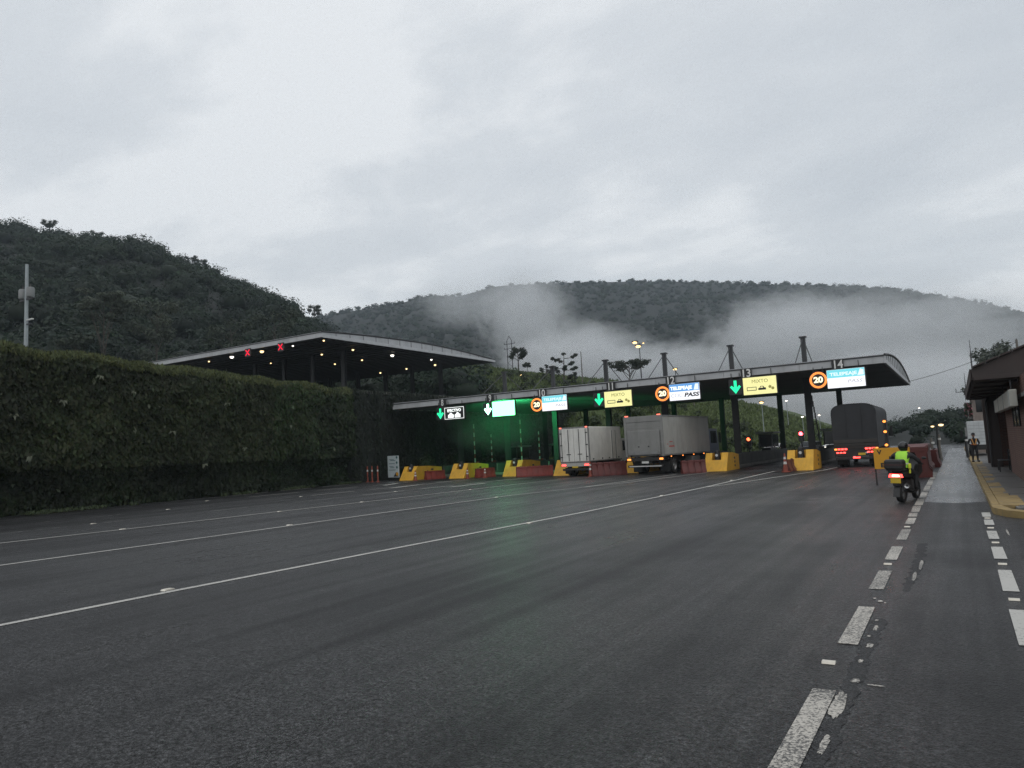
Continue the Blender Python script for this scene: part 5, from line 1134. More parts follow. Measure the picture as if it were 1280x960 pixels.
def head_parts(t, hx, hy, hz, face=-1, hair=True):
    mb = MB(); mb.sphere((hx, hy, hz), (.078, .098, .118), 18, 14); mb.sphere((hx, hy+face*.03, hz-.06), (.06, .075, .06), 14, 10); hd = mb.build('head', M_SKIN, t)
    mb = MB(); mb.add([(hx-.012, hy+face*.094, hz+.02), (hx+.012, hy+face*.094, hz+.02), (hx+.017, hy+face*.09, hz-.035), (hx-.017, hy+face*.09, hz-.035), (hx, hy+face*.125, hz-.03)], [(0, 1, 4), (1, 2, 4), (2, 3, 4), (3, 0, 4)]); mb.build('nose', M_SKIN, hd)
    for s_ in (-1, 1):
        mb = MB(); mb.sphere((hx+s_*.03, hy+face*.088, hz+.012), (.013, .01, .008), 8, 6); mb.build('eye', M_PRINT, hd)
        mb = MB(); mb.sphere((hx+s_*.08, hy, hz-.01), (.014, .026, .034), 8, 6); mb.build('ear', M_SKIN, hd)
    mb = MB(); mb.box(hx-.025, hx+.025, hy+face*.1-.006, hy+face*.1+.006, hz-.064, hz-.056, .002); mb.build('mouth', pm('lip', (.2, .08, .07), .6), hd)
    if hair: mb = MB(); mb.sphere((hx, hy-face*.015, hz+.03), (.086, .1, .1), 16, 10); mb.build('hair', M_PRINT, hd)
    return hd

def guard(x, y, z, rz):
    t = thing('person', 'standing person in dark clothes with orange reflective sash on the sidewalk', 'person', (x, y, z), rz)
    nd = {'pelvis': (0, 0, .93, (.15, .12)), 'belly': (0, -.01, 1.08, (.15, .115)), 'chest': (0, 0, 1.28, (.175, .12)), 'neck': (0, 0, 1.46, .06), 'nt': (0, -.01, 1.54, .052)}
    ed = [('pelvis', 'belly'), ('belly', 'chest'), ('chest', 'neck'), ('neck', 'nt')]
    for s_, k in ((-1, 'l'), (1, 'r')):
        nd[k+'hip'] = (s_*.1, 0, .86, .105); nd[k+'knee'] = (s_*.12, -.02, .47, .068); nd[k+'ank'] = (s_*.13, .02, .09, .048); nd[k+'toe'] = (s_*.15, -.14, .045, .042)
        nd[k+'sh'] = (s_*.21, 0, 1.39, .075); nd[k+'elb'] = (s_*.29, .03, 1.12, .052); nd[k+'wr'] = (s_*.19, -.17, 1.02, .034)
        ed += [('pelvis', k+'hip'), (k+'hip', k+'knee'), (k+'knee', k+'ank'), (k+'ank', k+'toe'), ('chest', k+'sh'), (k+'sh', k+'elb'), (k+'elb', k+'wr')]
        hand_edges(nd, ed, k, k+'wr', (s_*.13, -.22, 1.02), (-s_, -.6, 0), (0, -.3, -1), (0, -.3, 1))
    part('body', skin_mesh('body', nd, ed, M_JACKET), t)
    hd = head_parts(t, 0, -.02, 1.63, -1, True)
    mb = MB(); mb.lathe((0, -.02, 1.66), [(.125, 0), (.12, .012), (.1, .02), (.092, .08), (.05, .115), (.001, .12)], 'z', 18); mb.build('cap', M_JACKET, hd)
    mo = pm('orange_vest_fabric', (.6, .16, .04), .7); my = pm('reflective_yellow_band', (.7, .55, .2), .4)
    for s_ in (-1, 1):
        for q, m_, off in ((0, mo, 0), (1, my, .006)):
            mb = MB(); w = .035 if q == 0 else .015; pts = [(s_*.13, -.145-off, 1.42), (s_*.09, -.165-off, 1.25), (s_*.03, -.155-off, 1.06)]
            for a, b in zip(pts[:-1], pts[1:]): mb.add([(a[0]-w, a[1], a[2]), (a[0]+w, a[1], a[2]), (b[0]+w, b[1], b[2]), (b[0]-w, b[1], b[2]), (a[0]-w, a[1]+.02, a[2]), (a[0]+w, a[1]+.02, a[2]), (b[0]+w, b[1]+.02, b[2]), (b[0]-w, b[1]+.02, b[2])], [(0,1,2,3),(7,6,5,4),(0,4,5,1),(1,5,6,2),(2,6,7,3),(3,7,4,0)])
            mb.build('sash', m_, t)
    mb = MB(); mb.lathe((0, -.01, 1.02), [(.175, 0), (.175, .06), (.165, .06), (.165, 0), (.175, 0)], 'z', 20); b_ = mb.build('belt', mo, t); b_.scale = (1, .86, 1)
    for s_ in (-1, 1): bx(t, 'shoe', M_BLACK, s_*.145-.05, s_*.145+.05, -.2, .07, 0, .09, .02)
    return t
guard(.66, 47.6, .153, R_(12)).scale = (.9, .9, .9)

def motorcycle(x, y, rz, lean):
    root = thing('motorcycle', 'dark motorcycle with top case and glowing red tail light riding to the toll', 'motorcycle', (x, y, 0), rz)
    t = root
    t.rotation_euler = (0, lean, rz); t.scale = (.95, .95, .95)
    def mwheel(yy, r, w):
        o = bpy.data.objects.new('wheel', None); C.objects.link(o); o.parent = t; o.location = (0, yy, r); o.empty_display_size = .1
        mb = MB(); mb.lathe((0, 0, 0), [(r*.70, -w*.32), (r*.82, -w*.5), (r*.94, -w*.42), (r, 0), (r*.94, w*.42), (r*.82, w*.5), (r*.70, w*.32), (r*.70, -w*.32)], 'x', 28); mb.build('tyre', M_RUBBER, o)
        mb = MB(); mb.lathe((0, 0, 0), [(r*.6, -w*.22), (r*.695, -w*.28), (r*.695, w*.28), (r*.6, w*.22), (r*.6, -w*.22)], 'x', 28); mb.lathe((0, 0, 0), [(.001, -.06), (.06, -.06), (.06, .06), (.001, .06)], 'x', 12)
        for k in range(5):
            a = 2*math.pi*k/5; mb.tube([(0, .05*math.cos(a), .05*math.sin(a)), (0, r*.62*math.cos(a), r*.62*math.sin(a))], .022, 6)
        mb.build('rim', M_RIM, o)
    mwheel(.32, .32, .19); mwheel(1.74, .31, .13)
    mb = MB(); mb.prism([(.25, .36), (.42, .30), (1.0, .34), (1.0, .44), (.42, .40)], -.13, -.09, 'x'); mb.prism([(.25, .36), (.42, .30), (1.0, .34), (1.0, .44), (.42, .40)], .09, .13, 'x'); mb.build('swingarm', M_STEEL, t)
    bx(t, 'engine', M_CHASSIS, -.2, .2, .82, 1.3, .25, .68, .05)
    mb = MB(); mb.prism([(.05, .78), (.3, .74), (.9, .72), (1.25, .62), (1.5, .75), (1.45, 1.02), (1.2, 1.1), (.95, .92), (.1, .90)], -.17, .17, 'x'); mb.build('body_panel', M_BLACK, t)
    mb = MB(); mb.prism([(.0, .90), (.35, .86), (.95, .86), (.95, .92), (.3, .95), (.0, .97)], -.15, .15, 'x'); mb.build('seat', M_JACKET, t)
    mb = MB(); mb.prism([(1.3, .7), (1.75, .85), (1.72, 1.12), (1.48, 1.28), (1.3, 1.1)], -.22, .22, 'x'); mb.build('front_fairing', M_BLACK, t)
    mb = MB(); mb.add([(-.17, 1.47, 1.27), (.17, 1.47, 1.27), (.13, 1.36, 1.46), (-.13, 1.36, 1.46)], [(0, 1, 2, 3)]); mb.build('windshield', M_GLASS, t, fix=False)
    for s_ in (-1, 1): bars(t, 'fork', M_STEEL, [(s_*.09, 1.74, .31), (s_*.09, 1.45, 1.05)], .028)
    bars(t, 'handlebar', M_STEEL, [(-.38, 1.18, 1.10), (-.2, 1.34, 1.12), (.2, 1.34, 1.12), (.38, 1.18, 1.10)], .017)
    for s_ in (-1, 1):
        bars(t, 'mirror_stem', M_STEEL, [(s_*.3, 1.25, 1.12), (s_*.38, 1.3, 1.26)], .008); mb = MB(); mb.sphere((s_*.40, 1.3, 1.29), (.075, .02, .045), 12, 8); mb.build('mirror', M_BLACK, t)
        bx(t, 'foot_peg', M_STEEL, s_*.18 if s_ > 0 else -.33, .33 if s_ > 0 else -.18, .98, 1.02, .36, .40, .005)
    mb = MB(); mb.tube([(.14, 1.0, .38), (.2, .7, .36), (.24, .45, .42), (.26, .02, .52)], [.03, .04, .065, .07], 14); ex = mb.build('exhaust', M_STEEL, t)
    mb = MB(); mb.lathe((.26, .0, .525), [(.03, -.02), (.03, .0), (.072, .0), (.072, -.03), (.03, -.02)], 'y', 16); mb.build('exhaust_tip', M_CHROME, ex)
    bx(t, 'tail_unit', M_BLACK, -.19, .19, -.1, .3, .80, .90, .03)
    mb = MB(); mb.prism([(-.2, .77), (.2, .77), (.17, .87), (-.17, .87)], -.125, -.102, 'y'); mb.build('tail_light', E_TAIL, t)
    mb = MB(); mb.prism([(-.1, .79), (.1, .79), (.09, .845), (-.09, .845)], -.132, -.126, 'y'); mb.build('brake_light', em('bright_brake_light', (1, .45, .32), 9.0), t)
    bx(t, 'plate_bracket', M_BLACK, -.09, .09, -.13, -.04, .52, .77, .01); bx(t, 'licence_plate', M_PLATE, -.14, .14, -.152, -.132, .60, .75, .003)
    mb = MB(); mb.prism([(-.17, .2), (-.10, .42), (.0, .56), (.5, .62), (.5, .58), (.02, .5), (-.06, .4), (-.13, .2)], -.09, .09, 'x'); mb.build('rear_mudguard', M_BLACK, t)
    bx(t, 'luggage_rack', M_STEEL, -.2, .2, -.28, .25, .972, 1.0, .005)
    tc_ = bx(t, 'top_case', M_BLACK, -.25, .25, -.34, .08, 1.003, 1.30, .05); bx(tc_, 'case_seam', M_DRED, -.255, .255, -.345, .06, 1.14, 1.155, .002)
    # rider
    p = thing('person', 'motorcycle rider in black helmet and lime hi-vis vest', 'person', (x, y, 0), rz); p.rotation_euler = (0, lean, rz); p.scale = (.95, .95, .95)
    nd = {'pelvis': (0, .46, 1.02, (.16, .14)), 'belly': (0, .50, 1.16, (.155, .125)), 'chest': (0, .60, 1.36, (.18, .13)), 'neck': (0, .66, 1.50, .065), 'nt': (0, .69, 1.56, .055)}
    ed = [('pelvis', 'belly'), ('belly', 'chest'), ('chest', 'neck'), ('neck', 'nt')]
    for s_, k in ((-1, 'l'), (1, 'r')):
        nd[k+'hip'] = (s_*.13, .52, .98, .105); nd[k+'knee'] = (s_*.25, .98, .84, .075); nd[k+'ank'] = (s_*.25, .90, .42, .052); nd[k+'toe'] = (s_*.26, 1.05, .38, .042)
        nd[k+'sh'] = (s_*.22, .60, 1.45, .085); nd[k+'elb'] = (s_*.38, .80, 1.22, .058); nd[k+'wr'] = (s_*.36, 1.08, 1.13, .04)
        ed += [('pelvis', k+'hip'), (k+'hip', k+'knee'), (k+'knee', k+'ank'), (k+'ank', k+'toe'), ('chest', k+'sh'), (k+'sh', k+'elb'), (k+'elb', k+'wr')]
        hand_edges(nd, ed, k, k+'wr', (s_*.355, 1.15, 1.135), (0, 1, 0), (0, .1, -1), (-s_, .2, -.3))
    part('body', skin_mesh('body', nd, ed, M_JACKET), p)
    mb = MB(); mb.sphere((0, .72, 1.66), (.135, .165, .15), 22, 16); mb.sphere((0, .80, 1.60), (.11, .11, .10), 16, 10); hm = mb.build('helmet', M_HELM, p)
    mb = MB(); mb.lathe((0, .72, 1.66), [(.138, -.012), (.1385, .0), (.138, .012), (.13, .012), (.13, -.012), (.138, -.012)], 'z', 22); o_ = mb.build('helmet_stripe', M_CHROME, hm); o_.scale = (1, 1.0, 1)
    mb = MB(); mb.add([(-.1, .87, 1.62), (.1, .87, 1.62), (.1, .86, 1.72), (-.1, .86, 1.72)], [(0, 1, 2, 3)]); mb.build('visor', M_GLASS, hm, fix=False)
    # vest wraps the torso a little proud of the jacket
    V = []; F = []; ns = 22
    rows = [(.47, 1.03, .185, .165), (.49, 1.12, .18, .16), (.53, 1.22, .185, .16), (.58, 1.34, .205, .168), (.62, 1.44, .215, .15), (.645, 1.50, .17, .12), (.655, 1.525, .1, .09)]
    for (yy, zz, a, b) in rows:
        for k in range(ns): th = 2*math.pi*k/ns; V.append((a*math.cos(th), yy+b*math.sin(th), zz))
    for i in range(len(rows)-1):
        for k in range(ns): F.append((i*ns+k, i*ns+(k+1) % ns, (i+1)*ns+(k+1) % ns, (i+1)*ns+k))
    mb = MB(); mb.add(V, F); vst = mb.build('vest', M_HIVIS, p)
    mb = MB(); 
    for (yy, zz, a, b) in ((.485, 1.10, .19, .17), (.50, 1.14, .188, .168)): pass
    mb.lathe((0, 0, 0), [(1, 0), (1, .045), (.96, .045), (.96, 0), (1, 0)], 'z', 22); o_ = mb.build('reflective_band', M_REFL, vst); o_.scale = (.19, .171, 1); o_.location = (0, .495, 1.13)
    # yellow reflective pads strapped on the right hip
    bx(vst, 'hip_pad', M_HIVISY, .2, .27, .38, .5, 1.0, 1.16, .02); bx(vst, 'hip_strap', M_HIVISY, .21, .25, .42, .5, .86, .99, .01)
motorcycle(-1.62, 23.3, R_(-13), R_(2))
t = thing('road_sign', 'yellow lettered sign on legs left of the motorcycle', 'sign', (-2.25, 31.3, 0), R_(2))
bx(t, 'panel', M_BOARDY, -.62, .62, 0, .03, .62, 1.42, .005)
for s_ in (-1, 1): bx(t, 'leg', M_STEEL, s_*.6-.03, s_*.6+.03, .032, .09, 0, 1.45, .004)
text('V', .22, M_PRINT, t, (-.42, -.006, 1.25), bold=.01); text('LA', .22, M_PRINT, t, (.02, -.006, 1.0), bold=.01); text('EL', .22, M_PRINT, t, (-.3, -.006, .76), bold=.01); text('ZO', .22, M_PRINT, t, (.12, -.006, .76), bold=.01)

# ================================================================== RIGHT SIDE
def sidewalk():
    t = tag(bpy.data.objects.new('sidewalk', None), kind='structure'); C.objects.link(t)
    mb = MB(); mb.prism([(1.0, 20.6), (12, 20.6), (12, 95), (.55, 95), (.55, 34)], -.02, .118, 'z'); mb.build('bed', M_CONC, t, smooth=False)
    # kerb stones
    y = 21.0; k = 0
    while y < 88:
        ln_ = 1.0 if y < 55 else 3.0
        xo = .60 - (y-21)*.0028
        mb = MB(); mb.box(xo-.09, xo+.08, y+.006, y+ln_-.006, -.02, .15+random.uniform(-.006, .006), .018); mb.build('kerb_stone', M_KYEL, t); y += ln_
    # flared nose of the kerb
    mb = MB(); mb.prism([(.50, 20.99), (.52, 20.3), (.75, 19.6), (1.05, 19.25), (1.1, 19.55), (.85, 20.05), (.69, 20.99)], -.02, .152, 'z'); mb.build('kerb_nose', M_KYEL, t)
    # yellow paver band behind the kerb, worn and uneven
    y = 21.0
    while y < 60:
        w = .34 + (0.18 if y < 24 else 0)
        xo = .685 - (y-21)*.0028
        mb = MB(); mb.box(xo, xo+w, y+.01, y+.59, .06, .148+random.uniform(-.006, .006), .008); mb.build('yellow_paver', M_KYEL if random.random() < .75 else M_SLAB, t); y += .6
    # grey slabs
    y = 20.9
    while y < 62:
        for xa, xb in ((1.06 if y < 24 else .93, 1.9), (1.91, 3.2)):
            mb = MB(); mb.box(xa-(y-21)*.002, xb, y+.008, y+1.19, .06, .142+random.uniform(-.007, .007), .008); mb.build('paving_slab', M_SLAB, t)
        y += 1.2
sidewalk()

def station_building():
    t = thing('roadside_building', 'low brown brick building with deep eaves at the right edge', 'building')
    zf = .146
    # walls
    mb = MB(); mb.box(1.72, 9, 22.5, 36.4, zf, 3.5); mb.build('brick_wall', M_BRICK, t, smooth=False)
    mb = MB(); mb.box(2.5, 9, 36.41, 41.9, zf, 3.5); mb.build('recessed_wall', M_BROWN, t, smooth=False)
    mb = MB(); mb.box(1.42, 9, 41.91, 46.5, zf, 3.5); mb.build('brick_wall', M_BRICK, t, smooth=False)
    for (x, y) in ((1.45, 41.2), (1.38, 45.8)):
        mb = MB(); mb.box(x-.2, x+.2, y-.22, y+.22, zf, 3.55, .01); mb.build('pillar', M_BROWN, t)
    dr = bx(t, 'door', pm('dark_door', (.03, .026, .024), .6), 2.44, 2.495, 38.2, 39.3, zf, 2.3, .005); bx(dr, 'handle', M_CHROME, 2.40, 2.438, 38.32, 38.38, 1.1, 1.2, .004)
    w = bx(t, 'window', M_GLASS, 1.69, 1.718, 28.2, 31.0, 2.0, 2.75, .004)
    for yy in (28.2, 29.6, 31.0): bx(w, 'mullion', M_STEEL, 1.66, 1.69, yy-.03, yy+.03, 1.98, 2.77, .003)
    bx(t, 'wall_trim', M_CONC, 1.66, 1.719, 22.5, 36.3, 2.85, 2.97, .004)
    # roof: low eave on the road side, rising away from the road, gable end towards the viewer
    y0, y1 = 26.6, 44.5
    g0 = [(.52, 3.46), (.50, 3.82), (9, 7.05), (9, 3.46)]
    mb = MB(); mb.prism(g0, y0, y1, 'y'); mb.build('roof', M_BROWN, t, smooth=False)
    bx(t, 'gable_board', M_BROWN, .56, 9, y0-.05, y0-.003, 3.47, 3.60, .004)
    n_ = 14
    for i in range(n_):
        ya = y0+(y1-y0)*i/n_; mb = MB(); mb.box(.455, .495, ya+.01, ya+(y1-y0)/n_-.01, 3.47, 3.83, .006); mb.build('eave_board', M_BROWN, t)
    for i in range(24):
        xa = .55+i*.36; za = 3.84+(xa-.5)*.38; mb = MB(); mb.prism([(xa, za), (xa+.32, za+.32*.38), (xa+.32, za+.32*.38+.05), (xa, za+.05)], y0-.12, y1+.1, 'y'); mb.build('roof_tile_course', M_BROWN, t, smooth=False)
    for s_ in range(6): mb = MB(); mb.box(.6, 8.9, y0+1+s_*3, y0+1.1+s_*3, 3.39, 3.457); mb.build('soffit_batten', M_BROWN, t, smooth=False)
    bars(t, 'downpipe', M_STEEL, [(1.36, 41.0, 3.45), (1.2, 40.9, 3.2), (1.2, 40.9, zf)], .04)
station_building()
t = thing('hanging_sign', 'blank off-white box sign hanging under the brown eaves', 'sign', (1.46, 25.9, 0))
bx(t, 'box', M_SIGNW, -.10, .10, 0, 10.2, 2.58, 3.08, .015)
for yy in (.05, 3.4, 6.8, 10.1): bx(t, 'seam', M_GALV, -.112, -.102, yy, yy+.05, 2.58, 3.08, 0)
for yy in (.6, 5.0, 9.4): bars(t, 'hanger', M_STEEL, [(0, yy, 3.082), (0, yy, 3.40)], .02)
t = thing('bench', 'dark bench against the brick wall under the eaves', 'bench', (1.50, 36.9, .147), R_(90))
for k in range(3): bx(t, 'seat_slat', M_STEEL, -.75, .75, -.2+k*.14, -.09+k*.14, .44, .47, .004)
for k in range(2): bx(t, 'back_slat', M_STEEL, -.75, .75, -.26, -.235, .62+k*.16, .73+k*.16, .004)
for s_ in (-1, 1):
    for q in (-.22, .18): bx(t, 'leg', M_STEEL, s_*.65-.025, s_*.65+.025, q-.025, q+.025, 0, .438 if q > 0 else .9, .003)
# antenna masts on the roof
for x, y, z0, z1, lab, arm in ((.62, 30.5, 3.85, 5.15, 'thin tall antenna on the brown roof corner', 0), (.5, 42.5, 3.8, 4.75, 'short antenna with side arm at the far eave of the brown roof', 1)):
    t = thing('antenna', lab, 'antenna', (x, y, z0))
    bars(t, 'rod', M_STEEL, [(0, 0, -.02), (0, 0, (z1-z0)*.55), (0, 0, z1-z0)], [.022, .016, .008])
    bx(t, 'base', M_STEEL, -.05, .05, -.05, .05, 0, .08, .004)
    if arm: bars(t, 'side_arm', M_STEEL, [(0, 0, .05), (-.3, 0, .02), (-.42, 0, .02), (-.42, 0, .2)], .018)

# little house and panel truck behind
t = thing('house', 'small house with pink flowers on its balcony behind the person', 'house', (0, 0, 0))
bx(t, 'wall', pm('dirty_plaster', (.24, .2, .18), .85, dirt=.5), 1.05, 7, 66, 74, .12, 5.0, 0)
mb = MB(); mb.prism([(.7, 4.9), (7.4, 6.6), (7.4, 6.75), (.7, 5.06)], 65.2, 75, 'y'); mb.build('roof', M_BROWN, t, smooth=False)
bx(t, 'balcony', M_CONC, .75, 1.05-.003, 66.2, 72, 2.7, 2.85, .01)
for k in range(12): bx(t, 'railing_bar', M_REFL, .77, .79, 66.3+k*.45, 66.33+k*.45, 2.853, 3.5, 0)
bx(t, 'window', M_GLASS, 1.3, 2.4, 65.985, 65.997, 3.2, 4.2, 0); bx(t, 'window', M_GLASS, 1.3, 2.2, 65.985, 65.997, .9, 2.0, 0)
n = 500; pos = np.stack([rng.uniform(.6, 1.1, n), rng.uniform(65.8, 71.5, n), rng.uniform(3.0, 4.0, n)], -1)
fc = np.where(rng.random((n, 1)) < .3, np.array([[.5, .18, .22]]), np.array([[.04, .055, .03]]))*rng.uniform(.6, 1.3, (n, 1))
leaves_object('balcony_flowers', pos, unit(n), rng.uniform(.12, .3, n), fc, M_LEAF, t)['kind'] = 'stuff'
t = thing('parked_truck', 'white panel truck parked behind the person on the sidewalk', 'truck', (1.05, 58, .12), R_(0))
bx(t, 'cargo_box', pm('pale_truck_panel', (.52, .55, .56), .5, dirt=.3), -.55, .75, 0, 4.2, .75, 2.35, .02)
for k in range(6): bx(t, 'panel_rib', M_GALV, -.5, .7, -.012, -.002, .95+k*.22, .97+k*.22, 0)
bx(t, 'chassis', M_CHASSIS, -.5, .7, .05, 5.6, .42, .74, .01); cab(t, 1.3, 4.3, 5.6, .5, 1.95, P_WH)
ms = wheel_meshes(.34, .2)
for s_ in (-.42, .62):
    for yy in (.9, 4.8): wheel(t, s_, yy, .34, ms)

# ---- lamps and poles
def street_lamp(x, y, z0, h, label, heads, mat, pole=M_STEEL, s=1.0, cat='street lamp', name='street_lamp'):
    t = thing(name, label, cat, (x, y, z0))
    mb = MB(); mb.cyl((0, 0, 0), (0, 0, h), .11*s, .06*s, 10); mb.build('pole', pole, t)
    for (dx, dz, r) in heads:
        if abs(dx) > .05: bars(t, 'arm', pole, [(0, 0, h-.15), (dx*.6, 0, h+dz*.8), (dx, 0, h+dz)], .03*s)
        mb = MB(); mb.box(dx-r*1.25, dx+r*1.25, -r*.9, r*.9, h+dz, h+dz+r*.5, r*.15); hd = mb.build('lamp_head', M_STEEL, t)
        mb = MB(); mb.sphere((dx, -r*.35, h+dz-r*.25), (r, r*.8, r*.55), 12, 8); mb.build('bulb', mat, hd)
    return t
def pz(px, py, Y):
    d = ray(px, py); k = Y/d.y; return Vector((d.x*k, Y, CAM_H+d.z*k))
def bz_at(x, y): return float(bank_z(np.array([x]), np.array([y]))[0] + max(0, y-110)*.015)
a = pz(799, 430, 112); zb = bz_at(a.x, 112)
street_lamp(a.x, 112, zb-.3, a.z-zb+.5, 'tall floodlight pole with two lit lamps above the flat-topped tree', [(-.7, .2, .38), (-.15, -.5, .42), (.75, -.1, .16)], E_SODIUM)
a = pz(844, 461, 125); zb = bz_at(a.x, 125)
street_lamp(a.x, 125, zb-.3, a.z-zb+.3, 'small lit lamp left of the twelve plate mast', [(0, 0, .34)], E_SODIUM)
a = pz(653, 478, 100); zb = bz_at(a.x, 100)
street_lamp(a.x, 100, zb-.3, max(1.0, a.z-zb+.3), 'lit lamp on the grassy bank below the pylon', [(0, 0, .32)], E_SODIUM)
a = pz(563, 468, 92); zb = bz_at(a.x, 92)
street_lamp(a.x, 92, zb-.3, a.z-zb+.3, 'row of three floodlights above the white tent', [(-.9, 0, .36), (0, .0, .36), (.9, .0, .36)], E_SODIUM)
for px, py, Y, lab, m_, r in ((952, 503, 100, 'lit street lamp seen under plate thirteen', E_SODIUM, .26), (983, 501, 130, 'small lit street lamp right of the one under plate thirteen', E_COOL, .2), (1003, 521, 120, 'distant lit lamp left of the canvas truck', E_COOL, .2), (1024, 519, 130, 'distant lit lamp close beside the canvas truck roof', E_COOL, .2), (1149, 510, 190, 'faint far lamp on the wooded hillside', E_COOL, .22)):
    a = pz(px, py, Y); street_lamp(a.x, Y, 0 if Y < 150 else 2.0, a.z-(0 if Y < 150 else 2.0)+.05, lab, [(.0, 0, r)], m_, M_GALV, .7)
street_lamp(-1.3, 60, 0, 2.35, 'low post with two lit lamps at the end of the side lane', [(-.25, -.05, .11), (.28, .04, .16)], E_WARM)
for x, y, h, lab in ((-1.42, 52, 1.5, 'leaning dark post beside the side lane'), (-1.15, 57, 1.7, 'dark post with white reflector near the low lamp post'), (.38, 55, 1.35, 'post with white top at the far end of the kerb')):
    t = thing('guide_post', lab, 'post', (x, y, 0 if x < .2 else .15))
    mb = MB(); mb.tube([(0, 0, 0), (-.04, 0, h*.5), (-.08 if 'leaning' in lab else 0, 0, h)], [.09, .08, .07], 8); mb.build('shaft', M_WOOD if x < .2 else M_STEEL, t)
    mb = MB(); mb.cyl((0, -.02, h*.78), (0, -.02, h*.86), .092, n=10); mb.build('reflector', M_REFL, t)
t = thing('beacon_post', 'post with three amber lamps right of the canvas truck', 'beacon', (-3.05, 40.0, 0))
mb = MB(); mb.cyl((0, 0, 0), (0, 0, 2.62), .07, .06); mb.build('pole', M_STEEL, t)
for z in (2.55, 2.05, 1.4):
    mb = MB(); mb.cyl((0, -.14, z), (0, -.05, z), .12, n=14); mb.build('lamp_housing', M_BLACK, t)
    mb = MB(); mb.sphere((0, -.15, z), (.075, .05, .06), 12, 8); mb.build('amber_lamp', E_AMBER, t)

def utility_pole():
    t = thing('utility_pole', 'concrete utility pole with two transformers above the hedge', 'utility pole', (-46.0, 21.2, 7.7))
    mb = MB(); mb.cyl((0, 0, 0), (0, 0, 6.75), .12, .085, 14); mb.build('pole', M_GALV, t)
    for s_ in (-1, 1):
        mb = MB(); mb.lathe((s_*.43, 0, 4.72), [(.001, 0), (.2, .0), (.22, .06), (.22, .5), (.19, .58), (.001, .62)], 'z', 16); mb.build('transformer', pm('grey_transformer', (.2, .21, .21), .5), t)
        mb = MB(); mb.cyl((s_*.43, 0, 5.35), (s_*.43, 0, 5.5), .04); mb.build('bushing', M_DCONC, t)
    bx(t, 'crossarm', M_STEEL, -.7, .7, -.06, .06, 4.58, 4.69, .005)
    bx(t, 'lamp_arm', M_REFL, .12, .75, -.06, .06, 3.35, 3.43, .01); bx(t, 'bracket', M_STEEL, .1, .5, -.05, .05, 3.1, 3.18, .01)
utility_pole()
for px0, py0, px1, py1, Y, lab in ((726, 440, 728, 486, 104, 'bare dark pole between the sparse tree and the mast'), (1213, 442, 1213, 470, 90, 'thin tall mast behind the brown roof'), (866, 481, 867, 520, 115, 'thin pole right of the large truck roof')):
    a = pz(px0, py0, Y); zb = bz_at(a.x, Y) if a.x < -19 else 0
    t = thing('pole', lab, 'pole', (a.x, Y, zb-.3)); mb = MB(); mb.cyl((0, 0, 0), (0, 0, a.z-zb+.3), .13, .06, 8); mb.build('shaft', M_WOOD, t)
    mb = MB(); mb.cyl((0, 0, a.z-zb+.3), (0, 0, a.z-zb+.4), .07, .02, 8); mb.build('cap', M_STEEL, t)
def pylon():
    a = pz(636, 420, 118); b = pz(640, 468, 118); zb = bz_at(a.x, 118)
    t = thing('pylon', 'slim twin-legged lattice pylon on the grassy bank', 'pylon', (a.x, 118, zb-.2)); H = a.z-zb+.2; w = .52
    for s_ in (-1, 1):
        bars(t, 'leg', M_STEEL, [(s_*w, 0, 0), (s_*w, 0, H*.88)], .07); bars(t, 'peak_strut', M_STEEL, [(s_*w, 0, H*.88), (0, 0, H)], .05)
    for q in (.80, .68):
        bars(t, 'crossarm', M_STEEL, [(-w-.7, 0, H*q), (w+.7, 0, H*q)], .045)
        for s_ in (-1, 1): bars(t, 'insulator', M_DCONC, [(s_*(w+.6), 0, H*q+.02), (s_*(w+.6), 0, H*q+.3)], .05)
    for k in range(7):
        s_ = 1 if k % 2 else -1; bars(t, 'brace', M_STEEL, [(-s_*w, 0, H*(.05+k*.09)), (s_*w, 0, H*(.14+k*.09))], .025)
pylon()
t = thing('power_cable', 'thin sagging cable from the toll roof corner to the right', 'cable', (0, 0, 0))
pa = Vector((-3.2, 70.5, 6.25)); pb = Vector((5.5, 84, 10.0)); pts = []
for i in range(25):
    s_ = i/24; p = pa.lerp(pb, s_); p.z -= .9*4*s_*(1-s_)*.35; pts.append(p)
bars(t, 'wire', M_STEEL, pts, .022, 5); bx(t, 'insulator', M_DCONC, pa.x-.05, pa.x+.05, pa.y-.05, pa.y+.05, pa.z-.05, pa.z+.12, .01)
t = thing('pole', 'cable pole hidden behind the brown roof', 'pole', (5.5, 84, 0)); mb = MB(); mb.cyl((0, 0, 0), (0, 0, 10.2), .16, .1, 10); mb.build('shaft', M_WOOD, t)
mb = MB(); mb.cyl((0, 0, 10.201), (0, 0, 10.3), .06, .03, 8); mb.build('cap', M_STEEL, t)
a = pz(568, 492, 88); zb = bz_at(a.x, 88)
t = thing('tent', 'small white pyramid tent beside the plate eight mast', 'tent', (a.x, 88, zb-.1))
hh = max(1.5, a.z-zb)
mb = MB(); mb.add([(-1.6, -1.6, hh-.75), (1.6, -1.6, hh-.75), (1.6, 1.6, hh-.75), (-1.6, 1.6, hh-.75), (0, 0, hh+.25)], [(0, 1, 4), (1, 2, 4), (2, 3, 4), (3, 0, 4), (3, 2, 1, 0)]); mb.build('canopy', pm('white_tent_fabric', (.62, .62, .6), .8), t, smooth=False)
for sx in (-1.5, 1.5):
    for sy in (-1.5, 1.5): bars(t, 'leg', M_GALV, [(sx, sy, 0), (sx, sy, hh-.76)], .03)

